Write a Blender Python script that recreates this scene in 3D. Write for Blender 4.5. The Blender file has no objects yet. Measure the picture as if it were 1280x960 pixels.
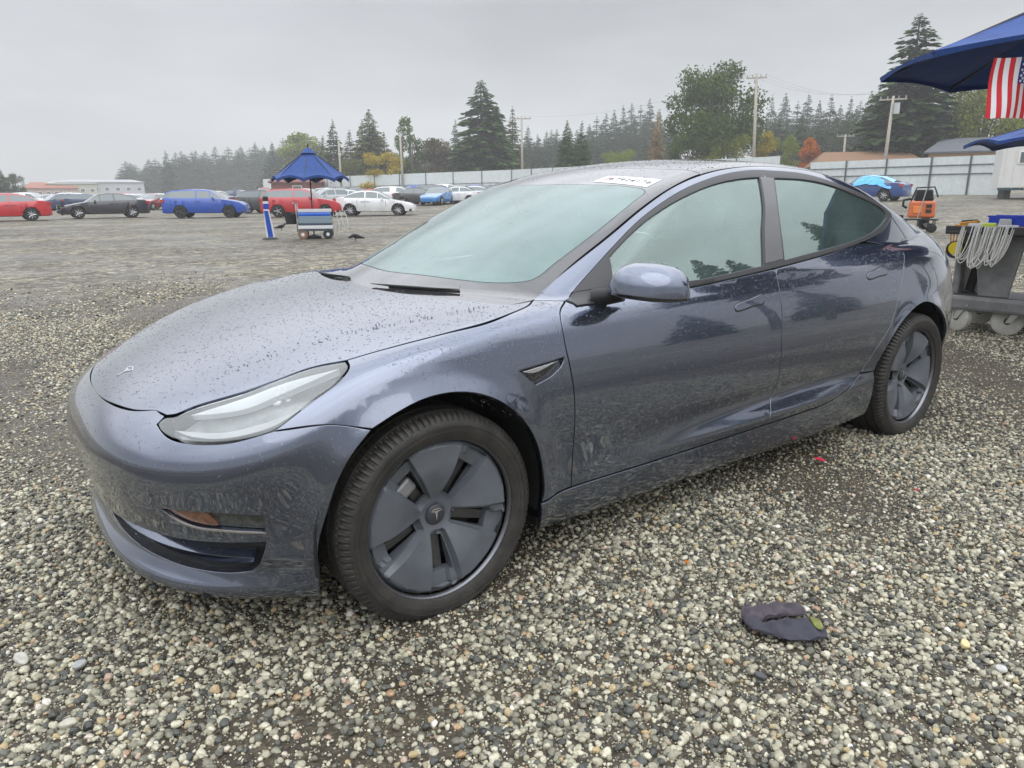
import bpy, bmesh, math, random
import numpy as np
from mathutils import Vector, Matrix, Euler
from mathutils.geometry import delaunay_2d_cdt
random.seed(7); RNG = np.random.default_rng(7)
SC = bpy.context.scene
COL = SC.collection
PI = math.pi

# ------------------------------------------------------------ camera
CAMP = Vector((-1.033, -2.639, 1.250))
CYAW, CPIT, CROL, CF = 0.6377, 0.2556, -0.0057, 912.4
def cam_axes():
    f = Vector((math.sin(CYAW)*math.cos(CPIT), math.cos(CYAW)*math.cos(CPIT), -math.sin(CPIT)))
    r = Vector((math.cos(CYAW), -math.sin(CYAW), 0)); u = r.cross(f)
    r2 = math.cos(CROL)*r + math.sin(CROL)*u; u2 = -math.sin(CROL)*r + math.cos(CROL)*u
    return r2, u2, f
cd = bpy.data.cameras.new('camera'); cam = bpy.data.objects.new('camera', cd); COL.objects.link(cam)
_r, _u, _f = cam_axes()
cam.matrix_world = Matrix(((_r.x, _u.x, -_f.x, CAMP.x), (_r.y, _u.y, -_f.y, CAMP.y), (_r.z, _u.z, -_f.z, CAMP.z), (0, 0, 0, 1)))
cd.sensor_width = 36; cd.lens = CF/1280*36; cd.clip_start = .05; cd.clip_end = 3000
SC.camera = cam

# ------------------------------------------------------------ sky, sun, exposure
SUN_EL, SUN_AZ = math.radians(52), math.radians(200)      # azimuth clockwise from +Y
w = bpy.data.worlds.new('World'); SC.world = w; w.use_nodes = True
nt = w.node_tree; nt.nodes.clear()
def nd(nt, t, **k):
    n = nt.nodes.new(t)
    for a, b in k.items():
        if a.startswith('i_'): n.inputs[a[2:].replace('_', ' ')].default_value = b
        else: setattr(n, a, b)
    return n
def world_nodes():
    L = nt.links.new
    out = nd(nt, 'ShaderNodeOutputWorld')
    sky = nd(nt, 'ShaderNodeTexSky', sky_type='NISHITA'); sky.sun_disc = False
    sky.sun_elevation = SUN_EL; sky.sun_rotation = SUN_AZ
    b1 = nd(nt, 'ShaderNodeBackground'); b1.inputs[1].default_value = .1
    L(sky.outputs[0], b1.inputs[0])
    tc = nd(nt, 'ShaderNodeTexCoord'); sep = nd(nt, 'ShaderNodeSeparateXYZ'); L(tc.outputs['Generated'], sep.inputs[0])
    # overcast deck: brightens from the horizon to the zenith, soft cloud mottling
    ramp = nd(nt, 'ShaderNodeValToRGB'); L(sep.outputs['Z'], ramp.inputs[0])
    e = ramp.color_ramp.elements
    e[0].position = 0; e[0].color = (.52, .54, .56, 1)
    e[1].position = 1; e[1].color = (2.25, 2.32, 2.45, 1)
    for p, c in ((.10, (.53, .545, .565, 1)), (.22, (.50, .512, .535, 1)), (.33, (1.10, 1.13, 1.19, 1)), (.5, (1.60, 1.64, 1.72, 1)), (.7, (2.0, 2.06, 2.17, 1))):
        n = e.new(p); n.color = c
    mp = nd(nt, 'ShaderNodeMapping'); mp.inputs['Scale'].default_value = (1, 1, 3.2); L(tc.outputs['Generated'], mp.inputs[0])
    no = nd(nt, 'ShaderNodeTexNoise'); no.inputs['Scale'].default_value = 2.3; no.inputs['Detail'].default_value = 7; no.inputs['Roughness'].default_value = .5
    L(mp.outputs[0], no.inputs[0])
    mr = nd(nt, 'ShaderNodeMapRange'); mr.inputs[1].default_value = .3; mr.inputs[2].default_value = .7; mr.inputs[3].default_value = .86; mr.inputs[4].default_value = 1.20
    L(no.outputs[0], mr.inputs[0])
    mx = nd(nt, 'ShaderNodeVectorMath', operation='SCALE'); L(ramp.outputs[0], mx.inputs[0]); L(mr.outputs[0], mx.inputs['Scale'])
    b2 = nd(nt, 'ShaderNodeBackground'); L(mx.outputs[0], b2.inputs[0]); b2.inputs[1].default_value = 1
    ms = nd(nt, 'ShaderNodeMixShader'); ms.inputs[0].default_value = .94
    L(b1.outputs[0], ms.inputs[1]); L(b2.outputs[0], ms.inputs[2]); L(ms.outputs[0], out.inputs[0])
world_nodes()
sl = bpy.data.lights.new('sun', 'SUN'); so = bpy.data.objects.new('sun', sl); COL.objects.link(so)
sl.energy = .8; sl.angle = math.radians(65); sl.color = (1, .97, .93)
sd = Vector((math.sin(SUN_AZ)*math.cos(SUN_EL), math.cos(SUN_AZ)*math.cos(SUN_EL), math.sin(SUN_EL)))
so.rotation_euler = sd.to_track_quat('Z', 'Y').to_euler()
SC.view_settings.view_transform = 'Standard'; SC.view_settings.look = 'None'
SC.view_settings.exposure = .12; SC.view_settings.gamma = 1
SC.cycles.max_bounces = 8; SC.cycles.transparent_max_bounces = 16; SC.cycles.volume_bounces = 1
SC.cycles.use_denoising = True

# ------------------------------------------------------------ helpers
def link(o, parent=None):
    COL.objects.link(o)
    if parent is not None: o.parent = parent
    return o
def tag(o, label=None, cat=None, group=None, kind=None):
    if label: o['label'] = label
    if cat: o['category'] = cat
    if group: o['group'] = group
    if kind: o['kind'] = kind
    return o
def empty(name, loc=(0, 0, 0), rz=0, label=None, cat=None, group=None):
    o = bpy.data.objects.new(name, None); o.empty_display_size = .1; o.location = loc; o.rotation_euler = (0, 0, rz); link(o)
    return tag(o, label, cat, group)
class MB:
    """collects shapes for ONE mesh object"""
    def __init__(s): s.v = []; s.f = []; s.m = []
    def add(s, v, f, mi=0):
        b = len(s.v); s.v += [tuple(q) for q in v]; s.f += [tuple(i+b for i in q) for q in f]; s.m += [mi]*len(f); return s
    def box(s, c, d, rz=0, mi=0, taper=1.0, rx=0, ry=0):
        x, y, z = d[0]/2, d[1]/2, d[2]/2
        R = Euler((rx, ry, rz)).to_matrix(); c = Vector(c)
        P = [(-x, -y, -z), (x, -y, -z), (x, y, -z), (-x, y, -z), (-x*taper, -y*taper, z), (x*taper, -y*taper, z), (x*taper, y*taper, z), (-x*taper, y*taper, z)]
        return s.add([R @ Vector(p)+c for p in P], [(0, 3, 2, 1), (4, 5, 6, 7), (0, 1, 5, 4), (1, 2, 6, 5), (2, 3, 7, 6), (3, 0, 4, 7)], mi)
    def tube(s, pts, r, n=8, mi=0, cap=True):
        pts = [Vector(p) for p in pts]; rs = r if isinstance(r, (list, tuple)) else [r]*len(pts)
        V = []; a = None
        for i, p in enumerate(pts):
            d = (pts[min(i+1, len(pts)-1)]-pts[max(i-1, 0)]).normalized()
            if a is None: a = d.orthogonal().normalized()
            a = (a-d*a.dot(d)).normalized(); b = d.cross(a)
            V += [p+rs[i]*(math.cos(t)*a+math.sin(t)*b) for t in [2*PI*k/n for k in range(n)]]
        F = [(i*n+k, i*n+(k+1) % n, (i+1)*n+(k+1) % n, (i+1)*n+k) for i in range(len(pts)-1) for k in range(n)]
        if cap: F += [tuple(reversed(range(n))), tuple((len(pts)-1)*n+k for k in range(n))]
        return s.add(V, F, mi)
    def lathe(s, prof, c=(0, 0, 0), n=24, axis='Z', mi=0):
        """prof: (radius, height) list"""
        V = []
        for r, h in prof:
            for k in range(n):
                a = 2*PI*k/n; p = (r*math.cos(a), r*math.sin(a), h)
                if axis == 'Y': p = (p[0], p[2], p[1])
                if axis == 'X': p = (p[2], p[0], p[1])
                V.append((p[0]+c[0], p[1]+c[1], p[2]+c[2]))
        F = [(i*n+k, i*n+(k+1) % n, (i+1)*n+(k+1) % n, (i+1)*n+k) for i in range(len(prof)-1) for k in range(n)]
        return s.add(V, F, mi)
    def build(s, name, mat, parent=None, smooth=False, bevel=0):
        me = bpy.data.meshes.new(name); me.from_pydata(s.v, [], s.f)
        mats = mat if isinstance(mat, (list, tuple)) else [mat]
        for m in mats: me.materials.append(m)
        me.polygons.foreach_set('material_index', s.m)
        if smooth: me.polygons.foreach_set('use_smooth', [True]*len(s.f))
        me.update(); bm = bmesh.new(); bm.from_mesh(me); bmesh.ops.recalc_face_normals(bm, faces=bm.faces); bm.to_mesh(me); bm.free()
        if smooth and smooth != 1: me.set_sharp_from_angle(angle=math.radians(smooth))
        o = bpy.data.objects.new(name, me); link(o, parent)
        if bevel:
            b = o.modifiers.new('bevel', 'BEVEL'); b.width = bevel; b.segments = 2; b.limit_method = 'ANGLE'
        return o
def copy_tree(o, parent=None):
    c = o.copy(); COL.objects.link(c); c.parent = parent
    for ch in o.children: copy_tree(ch, c)
    return c

# ------------------------------------------------------------ materials
MATS = {}
def mat(name, col=(.5, .5, .5), rough=.5, metal=0, noise=0, nscale=20, bump=0, bscale=60, coat=0, spec=.5, trans=0, ior=1.45, emit=None, rnoise=0, col2=None):
    if name in MATS: return MATS[name]
    m = bpy.data.materials.new(name); m.use_nodes = True; t = m.node_tree; p = t.nodes['Principled BSDF']
    p.inputs['Base Color'].default_value = (*col, 1); p.inputs['Roughness'].default_value = rough; p.inputs['Metallic'].default_value = metal
    p.inputs['Coat Weight'].default_value = coat; p.inputs['Coat Roughness'].default_value = .03
    p.inputs['Specular IOR Level'].default_value = spec; p.inputs['Transmission Weight'].default_value = trans; p.inputs['IOR'].default_value = ior
    L = t.links.new
    tc = nd(t, 'ShaderNodeTexCoord')
    if noise or col2:
        n = nd(t, 'ShaderNodeTexNoise'); n.inputs['Scale'].default_value = nscale; n.inputs['Detail'].default_value = 6; n.inputs['Roughness'].default_value = .65
        L(tc.outputs['Object'], n.inputs[0])
        mr = nd(t, 'ShaderNodeMapRange'); mr.inputs[1].default_value = .3; mr.inputs[2].default_value = .7; L(n.outputs[0], mr.inputs[0])
        mx = nd(t, 'ShaderNodeMix', data_type='RGBA'); L(mr.outputs[0], mx.inputs[0])
        a = col2 if col2 else tuple(min(1, c*(1+noise)) for c in col); b = col if col2 else tuple(c*(1-noise) for c in col)
        mx.inputs[6].default_value = (*b, 1); mx.inputs[7].default_value = (*a, 1); L(mx.outputs[2], p.inputs['Base Color'])
        if rnoise:
            m2 = nd(t, 'ShaderNodeMapRange'); m2.inputs[3].default_value = rough-rnoise; m2.inputs[4].default_value = rough+rnoise; L(n.outputs[0], m2.inputs[0]); L(m2.outputs[0], p.inputs['Roughness'])
    if bump:
        n = nd(t, 'ShaderNodeTexNoise'); n.inputs['Scale'].default_value = bscale; n.inputs['Detail'].default_value = 4
        L(tc.outputs['Object'], n.inputs[0])
        b = nd(t, 'ShaderNodeBump'); b.inputs['Strength'].default_value = bump; b.inputs['Distance'].default_value = .01
        L(n.outputs[0], b.inputs['Height']); L(b.outputs[0], p.inputs['Normal'])
    if emit: p.inputs['Emission Color'].default_value = (*emit, 1); p.inputs['Emission Strength'].default_value = 1
    MATS[name] = m; return m
def glassy(name, tint, opac, body, rough=.0, coat=1.0, ior=1.52, gcol=(1, 1, 1)):
    """thin pane: tinted see-through mixed with a pale diffuse film under a glossy face"""
    if name in MATS: return MATS[name]
    m = bpy.data.materials.new(name); m.use_nodes = True; t = m.node_tree; t.nodes.clear(); L = t.links.new
    out = nd(t, 'ShaderNodeOutputMaterial')
    tr = nd(t, 'ShaderNodeBsdfTransparent'); tr.inputs[0].default_value = (*tint, 1)
    df = nd(t, 'ShaderNodeBsdfDiffuse'); df.inputs[0].default_value = (*body, 1)
    tl = nd(t, 'ShaderNodeBsdfTranslucent'); tl.inputs[0].default_value = (*body, 1)
    m0 = nd(t, 'ShaderNodeMixShader'); m0.inputs[0].default_value = .35; L(df.outputs[0], m0.inputs[1]); L(tl.outputs[0], m0.inputs[2])
    tc = nd(t, 'ShaderNodeTexCoord'); n = nd(t, 'ShaderNodeTexNoise'); n.inputs['Scale'].default_value = 3.5; n.inputs['Detail'].default_value = 7
    L(tc.outputs['Object'], n.inputs[0])
    mr = nd(t, 'ShaderNodeMapRange'); mr.inputs[1].default_value = .3; mr.inputs[2].default_value = .7
    mr.inputs[3].default_value = max(0, opac-.10); mr.inputs[4].default_value = min(1, opac+.10); L(n.outputs[0], mr.inputs[0])
    m1 = nd(t, 'ShaderNodeMixShader'); L(mr.outputs[0], m1.inputs[0]); L(tr.outputs[0], m1.inputs[1]); L(m0.outputs[0], m1.inputs[2])
    gl = nd(t, 'ShaderNodeBsdfGlossy'); gl.inputs['Roughness'].default_value = rough
    fr = nd(t, 'ShaderNodeFresnel'); fr.inputs[0].default_value = ior; gl.inputs[0].default_value = (*gcol, 1)
    m2 = nd(t, 'ShaderNodeMixShader'); L(fr.outputs[0], m2.inputs[0]); L(m1.outputs[0], m2.inputs[1]); L(gl.outputs[0], m2.inputs[2])
    L(m2.outputs[0], out.inputs[0]); MATS[name] = m; return m
BLACK = mat('black_plastic', (.012, .012, .013), .45)
RUBBER = mat('rubber', (.022, .021, .020), .72, noise=.25, nscale=30, bump=.15, bscale=90)
DARKM = mat('dark_metal', (.06, .06, .065), .4, metal=.8)
CHROME = mat('silver_metal', (.6, .6, .62), .25, metal=1)
# ------------------------------------------------------------ body surface of the sedan (x back from the front axle, y left negative, z up)
class Spl:
    def __init__(s,pts):
        p=np.array(pts,float); s.x=p[:,0]; s.y=p[:,1]; n=len(p); h=np.diff(s.x)
        A=np.zeros((n,n)); b=np.zeros(n); A[0,0]=A[-1,-1]=1
        for i in range(1,n-1):
            A[i,i-1]=h[i-1]; A[i,i]=2*(h[i-1]+h[i]); A[i,i+1]=h[i]
            b[i]=6*((s.y[i+1]-s.y[i])/h[i]-(s.y[i]-s.y[i-1])/h[i-1])
        s.m=np.linalg.solve(A,b); s.h=h
    def __call__(s,x):
        x=np.clip(np.asarray(x,float),s.x[0],s.x[-1]); i=np.clip(np.searchsorted(s.x,x)-1,0,len(s.x)-2)
        h=s.h[i]; a=(s.x[i+1]-x)/h; b=(x-s.x[i])/h
        return a*s.y[i]+b*s.y[i+1]+((a**3-a)*s.m[i]+(b**3-b)*s.m[i+1])*h*h/6
def ss(a,b,x):
    t=np.clip((x-a)/(b-a),0,1); return t*t*(3-2*t)
def smax(a,b,k):
    h=np.clip(.5+.5*(a-b)/k,0,1); return b+(a-b)*h+k*h*(1-h)
def smin(a,b,k): return -smax(-a,-b,k)
# side half-width against height (doors)
SW=Spl([(.10,.80),(.16,.855),(.20,.880),(.25,.897),(.31,.905),(.37,.906),(.45,.910),(.54,.919),(.61,.923),(.67,.9215),(.74,.914),(.80,.904),(.86,.889),(.92,.867),(.98,.835),(1.05,.78),(1.15,.70)])
NOSE=Spl([(.10,-.60),(.15,-.72),(.175,-.783),(.195,-.808),(.215,-.806),(.235,-.788),(.262,-.768),(.285,-.770),(.31,-.798),(.36,-.806),(.42,-.822),(.50,-.838),(.56,-.850),(.61,-.852),(.66,-.83),(.72,-.77),(.80,-.66),(1.0,-.4)])
TAIL=Spl([(.10,3.55),(.18,3.68),(.25,3.74),(.35,3.78),(.45,3.825),(.55,3.84),(.65,3.83),(.75,3.81),(.85,3.79),(.95,3.775),(1.05,3.775),(1.12,3.775),(1.3,3.77)])
TC=Spl([(-.95,.52),(-.84,.630),(-.78,.670),(-.7,.705),(-.5,.777),(-.25,.850),(0,.902),(.25,.940),(.45,.965),(.7,.985),(1.5,.99),(2.6,1.0),(3.0,1.055),(3.3,1.092),(3.5,1.105),(3.65,1.132),(3.8,1.17)])
TS=Spl([(-.95,.45),(-.7,.605),(-.5,.720),(-.3,.800),(-.1,.855),(.1,.893),(.4,.925),(.7,.942),(1.1,.955),(1.6,.970),(2.1,.988),(2.6,1.01),(2.9,1.01),(3.2,1.0),(3.5,.985),(3.8,.96)])
RC=Spl([(.0,.78),(.2,.925),(.4,1.020),(.6,1.112),(.8,1.200),(1.0,1.280),(1.2,1.347),(1.4,1.394),(1.6,1.423),(1.85,1.437),(2.1,1.433),(2.4,1.407),(2.7,1.355),(3.0,1.272),(3.2,1.205),(3.4,1.13),(3.55,1.08),(3.8,1.00)])
YB=Spl([(.1,.62),(.3,.72),(.5,.775),(.7,.812),(1.0,.842),(1.5,.858),(2.0,.853),(2.5,.828),(2.9,.78),(3.2,.715),(3.6,.60)])
def sidew(x,z):
    w=SW(z)
    w=w+.022*ss(.5,1.9,x)*ss(2.72,1.85,x)*(np.exp(-((z-.345-.02*(x-.6))/.035)**2)-.9*np.exp(-((z-.425-.02*(x-.6))/.05)**2))
    for xc in (0,2.875):
        r=np.sqrt((x-xc)**2+(z-.334)**2+1e-9)
        w=w+.020*np.exp(-((r-.37)/.055)**2)*ss(.2,.3,r)*(ss(.34,.54,z) if xc else 1)
    w=w+(.018*ss(2.2,2.9,x))*ss(.75,.9,z)*0
    return w
def plan(x,y,z):
    w=sidew(x,z)
    n=NOSE(z); t=TAIL(z)
    xs=.25; uf=np.clip((xs-x)/(xs-n),0,None); xr=2.5; ur=np.clip((x-xr)/(t-xr),0,None)
    v=y/w
    pf,pr,q=3.3,3.7,2.7
    G=uf**pf+ur**pr+v**q
    gx=-pf*uf**(pf-1)/(xs-n)+pr*ur**(pr-1)/(t-xr); gy=q*v**(q-1)/w
    return (G-1)/np.sqrt(gx*gx+gy*gy+1e-6)
def top(x,y):
    c=TC(x); s=TS(x)
    f=np.clip(y/.80,0,1.3)
    h=c+(s-c)*f**2.6
    # hood crease
    return h
def lower(x,y,z):
    k=.05+.09*ss(-.1,-.6,x)+.05*ss(2.9,3.5,x)
    f=smax(plan(x,y,z),(z-top(x,y))*.93,k)
    return smax(f,.143-z,.02)
def house(x,y,z):
    fr=ss(1.7,.5,x); re=ss(2.2,3.0,x)
    xx=x-fr*.30*y*y+re*.20*y*y
    t=(z-(RC(xx)-.045*(y/.6)**2*.8))
    sl=.45*ss(1.5,.8,x)+.3*ss(2.4,3.0,x)
    t=t/np.sqrt(1+sl*sl)
    zz=np.where(z<.95,(z-.95)*.15,z-.95)
    s=(y-(YB(x)-.46*zz-.30*zz*np.abs(zz)))*.88
    return np.maximum(smax(s,t,.07),np.maximum(np.maximum(.10-x,x-3.5),.84-z))
def phi(P):
    x=P[...,0];y=np.sqrt(P[...,1]**2+1e-8);z=P[...,2]
    return smin(lower(x,y,z),house(x,y,z),.012)
def grad(P,e=1e-4):
    g=np.zeros_like(P)
    for i in range(3):
        d=np.zeros(3);d[i]=e; g[...,i]=(phi(P+d)-phi(P-d))/(2*e)
    return g/np.linalg.norm(g,axis=-1,keepdims=True)
def cast(O,D,t0=0,t1=6.,step=.6,n=260,maxstep=.05):
    """march rays to phi=0; O,D (N,3). returns t (nan when missed), min phi"""
    O=np.broadcast_to(O,D.shape); t=np.full(len(D),float(t0)); mn=np.full(len(D),9.); hit=np.zeros(len(D),bool)
    pt=t.copy()
    for _ in range(n):
        f=phi(O+D*t[:,None]); mn=np.where(hit,mn,np.minimum(mn,f))
        nh=(f<=0)&~hit
        hit|=nh
        pt=np.where(hit,pt,t)
        t=np.where(hit|(t>t1),t,t+np.clip(f*step,.0008,maxstep))
    a=pt;b=t.copy()
    for _ in range(30):
        m=(a+b)/2; f=phi(O+D*m[:,None]); ins=f<=0; b=np.where(ins,m,b); a=np.where(ins,a,m)
    t=np.where(hit,(a+b)/2,np.nan)
    return t,mn

# ------------------------------------------------------------ panels cut out of that surface
class PMap:
    def __init__(s, kind, *a): s.k = kind; s.a = a
    def uv(s, P):
        P = np.atleast_2d(np.asarray(P, float)); x, y, z = P.T
        if s.k == 'top': return np.stack([x, y], 1)
        if s.k == 'side': return np.stack([x, z], 1)
        if s.k == 'xc': return np.stack([x, .9*np.arctan2(z-s.a[0], -y)], 1)
        if s.k == 'vf': return np.stack([.9*np.arctan2(-(x-s.a[0]), -y), z], 1)
        if s.k == 'vr': return np.stack([.9*np.arctan2(x-s.a[0], -y), z], 1)
        if s.k == 'gn':
            O, f, u, v, d = s.fr(); q = P-O; w = q@f
            return np.stack([q@u/w*d, q@v/w*d], 1)
    def fr(s):
        O = np.array(s.a[0], float); f = np.array(s.a[1], float)-O; d = np.linalg.norm(f); f /= d
        u = np.cross(f, (0, 0, 1)); u /= np.linalg.norm(u); return O, f, u, np.cross(u, f), d
    def rays(s, q):
        q = np.atleast_2d(q); a, b = q.T; n = len(q); o = np.zeros(n); i = np.ones(n)
        if s.k == 'top': return np.stack([a, b, 1.55*i], 1), np.stack([o, o, -i], 1)
        if s.k == 'side': return np.stack([a, -1.1*i, b], 1), np.stack([o, i, o], 1)
        if s.k == 'xc':
            t = b/.9; D = np.stack([o, -np.cos(t), np.sin(t)], 1); A = np.stack([a, o, s.a[0]*i], 1); return A+1.25*D, -D
        if s.k in ('vf', 'vr'):
            t = a/.9; sg = -1 if s.k == 'vf' else 1
            D = np.stack([sg*np.sin(t), -np.cos(t), o], 1); A = np.stack([s.a[0]*i, o, b], 1); return A+1.45*D, -D
        O, f, u, v, d = s.fr(); D = f+(a/d)[:, None]*u+(b/d)[:, None]*v; D /= np.linalg.norm(D, axis=1, keepdims=True)
        return O+D*(d*1.9), -D
    def surf(s, q):
        O, D = s.rays(q); t, _ = cast(O, D, 0, 2.6); t = np.where(np.isnan(t), 1.2, t); P = O+D*t[:, None]
        return P, grad(P)
def spline2(P, h, closed=True):
    """P: list of (u,v,corner). Catmull-Rom through non-corner points, resampled at spacing h"""
    n = len(P); out = []
    for i in range(n if closed else n-1):
        p1, p2 = np.array(P[i][:2]), np.array(P[(i+1) % n][:2])
        p0 = np.array(P[i-1][:2]) if not P[i][2] and (closed or i > 0) else 2*p1-p2
        p3 = np.array(P[(i+2) % n][:2]) if not P[(i+1) % n][2] and (closed or i+2 < n) else 2*p2-p1
        m = max(1, int(math.ceil(np.linalg.norm(p2-p1)/h)))
        d01 = max(np.linalg.norm(p1-p0), 1e-6)**.5; d12 = max(np.linalg.norm(p2-p1), 1e-6)**.5; d23 = max(np.linalg.norm(p3-p2), 1e-6)**.5
        for k in range(m):
            t = k/m
            m1 = (p1-p0)/d01-(p2-p0)/(d01+d12)+(p2-p1)/d12; m2 = (p2-p1)/d12-(p3-p1)/(d12+d23)+(p3-p2)/d23
            m1 *= d12; m2 *= d12
            out.append((2*t**3-3*t**2+1)*p1+(t**3-2*t**2+t)*m1+(-2*t**3+3*t**2)*p2+(t**3-t**2)*m2)
    if not closed: out.append(np.array(P[-1][:2]))
    return np.array(out)
def area2(P): return .5*np.sum(P[:, 0]*np.roll(P[:, 1], -1)-np.roll(P[:, 0], -1)*P[:, 1])
def inset(P, d):
    a = P-np.roll(P, 1, 0); b = np.roll(P, -1, 0)-P
    a /= np.linalg.norm(a, axis=1, keepdims=True)+1e-12; b /= np.linalg.norm(b, axis=1, keepdims=True)+1e-12
    na = np.stack([-a[:, 1], a[:, 0]], 1); nb = np.stack([-b[:, 1], b[:, 0]], 1)
    m = na+nb; L = np.maximum(np.sum(m*m, 1, keepdims=True), .5)
    return P+m*2/L*d
def inpoly(Q, P):
    x, y = Q[:, 0], Q[:, 1]; c = np.zeros(len(Q), bool); n = len(P)
    for i in range(n):
        x1, y1 = P[i]; x2, y2 = P[(i+1) % n]
        if y1 == y2: continue
        m = ((y1 > y) != (y2 > y)) & (x < (x2-x1)*(y-y1)/(y2-y1)+x1); c ^= m
    return c
def dpoly(Q, P):
    d = np.full(len(Q), 9.)
    for i in range(len(P)):
        a = P[i]; b = P[(i+1) % len(P)]; e = b-a; t = np.clip(((Q-a)@e)/(e@e+1e-12), 0, 1)
        d = np.minimum(d, np.linalg.norm(Q-a-t[:, None]*e, axis=1))
    return d
def P3(pts):
    """(x,y,z[,1=corner]) rows"""
    return [tuple(p[:3])+((p[3] if len(p) > 3 else 0),) for p in pts]
def symm(half, ends_corner=True):
    """mirror an outline half that starts and ends on the centre plane"""
    h = P3(half); m = [(p[0], -p[1], p[2], p[3]) for p in h]
    return h+[p for p in reversed(m) if abs(p[1]) > 1e-6]
def panel(name, outline, pm, material, parent, gap=.0022, h=.03, edge=.016, depth=.012, push=0., holes=(), bev=.0016, mirror=False, hole_depth=None, bump=None, both=False):
    pm = PMap(*pm) if isinstance(pm, tuple) else pm
    def ring(ol, ccw):
        ol = P3(ol); q = pm.uv([p[:3] for p in ol]); r = spline2([(q[i, 0], q[i, 1], ol[i][3]) for i in range(len(ol))], edge)
        if (area2(r) > 0) != ccw: r = r[::-1]
        return r
    rings = [ring(outline, True)]+[ring(hh, False) for hh in holes]
    tops = [inset(r, gap/2+bev) for r in rings]; edges = [inset(r, gap/2) for r in rings]
    lo = tops[0].min(0); hi = tops[0].max(0)
    gx, gy = np.meshgrid(np.arange(lo[0], hi[0], h), np.arange(lo[1], hi[1], h*.87)); gx[1::2] += h/2
    G = np.stack([gx.ravel(), gy.ravel()], 1); k = inpoly(G, tops[0])
    for t in tops[1:]: k &= ~inpoly(G, t)
    G = G[k]; dd = dpoly(G, tops[0])
    for t in tops[1:]: dd = np.minimum(dd, dpoly(G, t))
    G = G[dd > h*.38]
    vs = list(tops)+[G]; V = np.concatenate(vs); ed = []; b = 0
    for t in tops: ed += [(b+i, b+(i+1) % len(t)) for i in range(len(t))]; b += len(t)
    r = delaunay_2d_cdt([Vector(q) for q in V], ed, [], 0, 1e-6)
    V2 = np.array([tuple(q) for q in r[0]]); F = np.array([f for f in r[2]])
    cen = V2[F].mean(1); k = inpoly(cen, tops[0])
    for t in tops[1:]: k &= ~inpoly(cen, t)
    F = F[k]
    S, N = pm.surf(V2); 
    if bump is not None: S = S+N*bump(S)[:, None]
    # face winding must follow the normal
    a, bb, c = S[F[:, 0]], S[F[:, 1]], S[F[:, 2]]; fl = np.sum(np.cross(bb-a, c-a)*N[F[:, 0]], 1) < 0; F[fl] = F[fl][:, ::-1]
    S = S+N*push
    verts = [S]; norms = [N]; faces = [tuple(f) for f in F]; base = len(S)
    for ri, (t, e) in enumerate(zip(tops, edges)):
        n = len(t); A, NA = pm.surf(t); E, NE = pm.surf(e)
        if bump is not None: bu = bump(A); A = A+NA*bu[:, None]; E = E+NE*bu[:, None]
        A = A+NA*push; E = E+NE*push
        out = E-A; ol = np.linalg.norm(out, axis=1, keepdims=True); out = out/np.maximum(ol, 1e-9)
        dp = depth if ri == 0 or hole_depth is None else hole_depth
        B = E-NE*bev*.7; Cc = E-NE*dp
        nB = NA*.6+out*.8; nB /= np.linalg.norm(nB, axis=1, keepdims=True)
        for P_, N_ in ((A, NA), (B, nB), (B, out), (Cc, out)): verts.append(P_); norms.append(N_)
        for j in (0, 2):
            for i in range(n):
                i2 = (i+1) % n; q = (base+j*n+i, base+j*n+i2, base+(j+1)*n+i2, base+(j+1)*n+i)
                faces.append(q)
        base += 4*n
    Vv = np.concatenate(verts); Nn = np.concatenate(norms)
    # orient ring quads
    ff = []
    for f in faces:
        if len(f) == 4:
            p = Vv[list(f)]; nn = np.cross(p[1]-p[0], p[3]-p[0])
            if nn@(Nn[f[0]]+Nn[f[2]]) < 0: f = f[::-1]
        ff.append(f)
    def make(Vx, Nx, fx):
        me = bpy.data.meshes.new(name); me.from_pydata([tuple(q) for q in Vx], [], fx); me.materials.append(material)
        me.polygons.foreach_set('use_smooth', [True]*len(fx)); me.update(); me.normals_split_custom_set_from_vertices([tuple(q) for q in Nx])
        o = bpy.data.objects.new(name, me); link(o, parent); return o
    o = make(Vv, Nn, ff)
    if mirror:
        mv = Vv*np.array([1, -1, 1]); mn = Nn*np.array([1, -1, 1])
        o2 = make(mv, mn, [tuple(reversed(f)) for f in ff])
        return o, o2
    return o
def arch(xc, a, b, t0, t1, n=9, y=-.92):
    """points of a wheel opening from angle t0 to t1 (degrees)"""
    return [(xc+a*math.cos(math.radians(t)), y, .334+b*math.sin(math.radians(t))) for t in np.linspace(t0, t1, n)]

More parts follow.
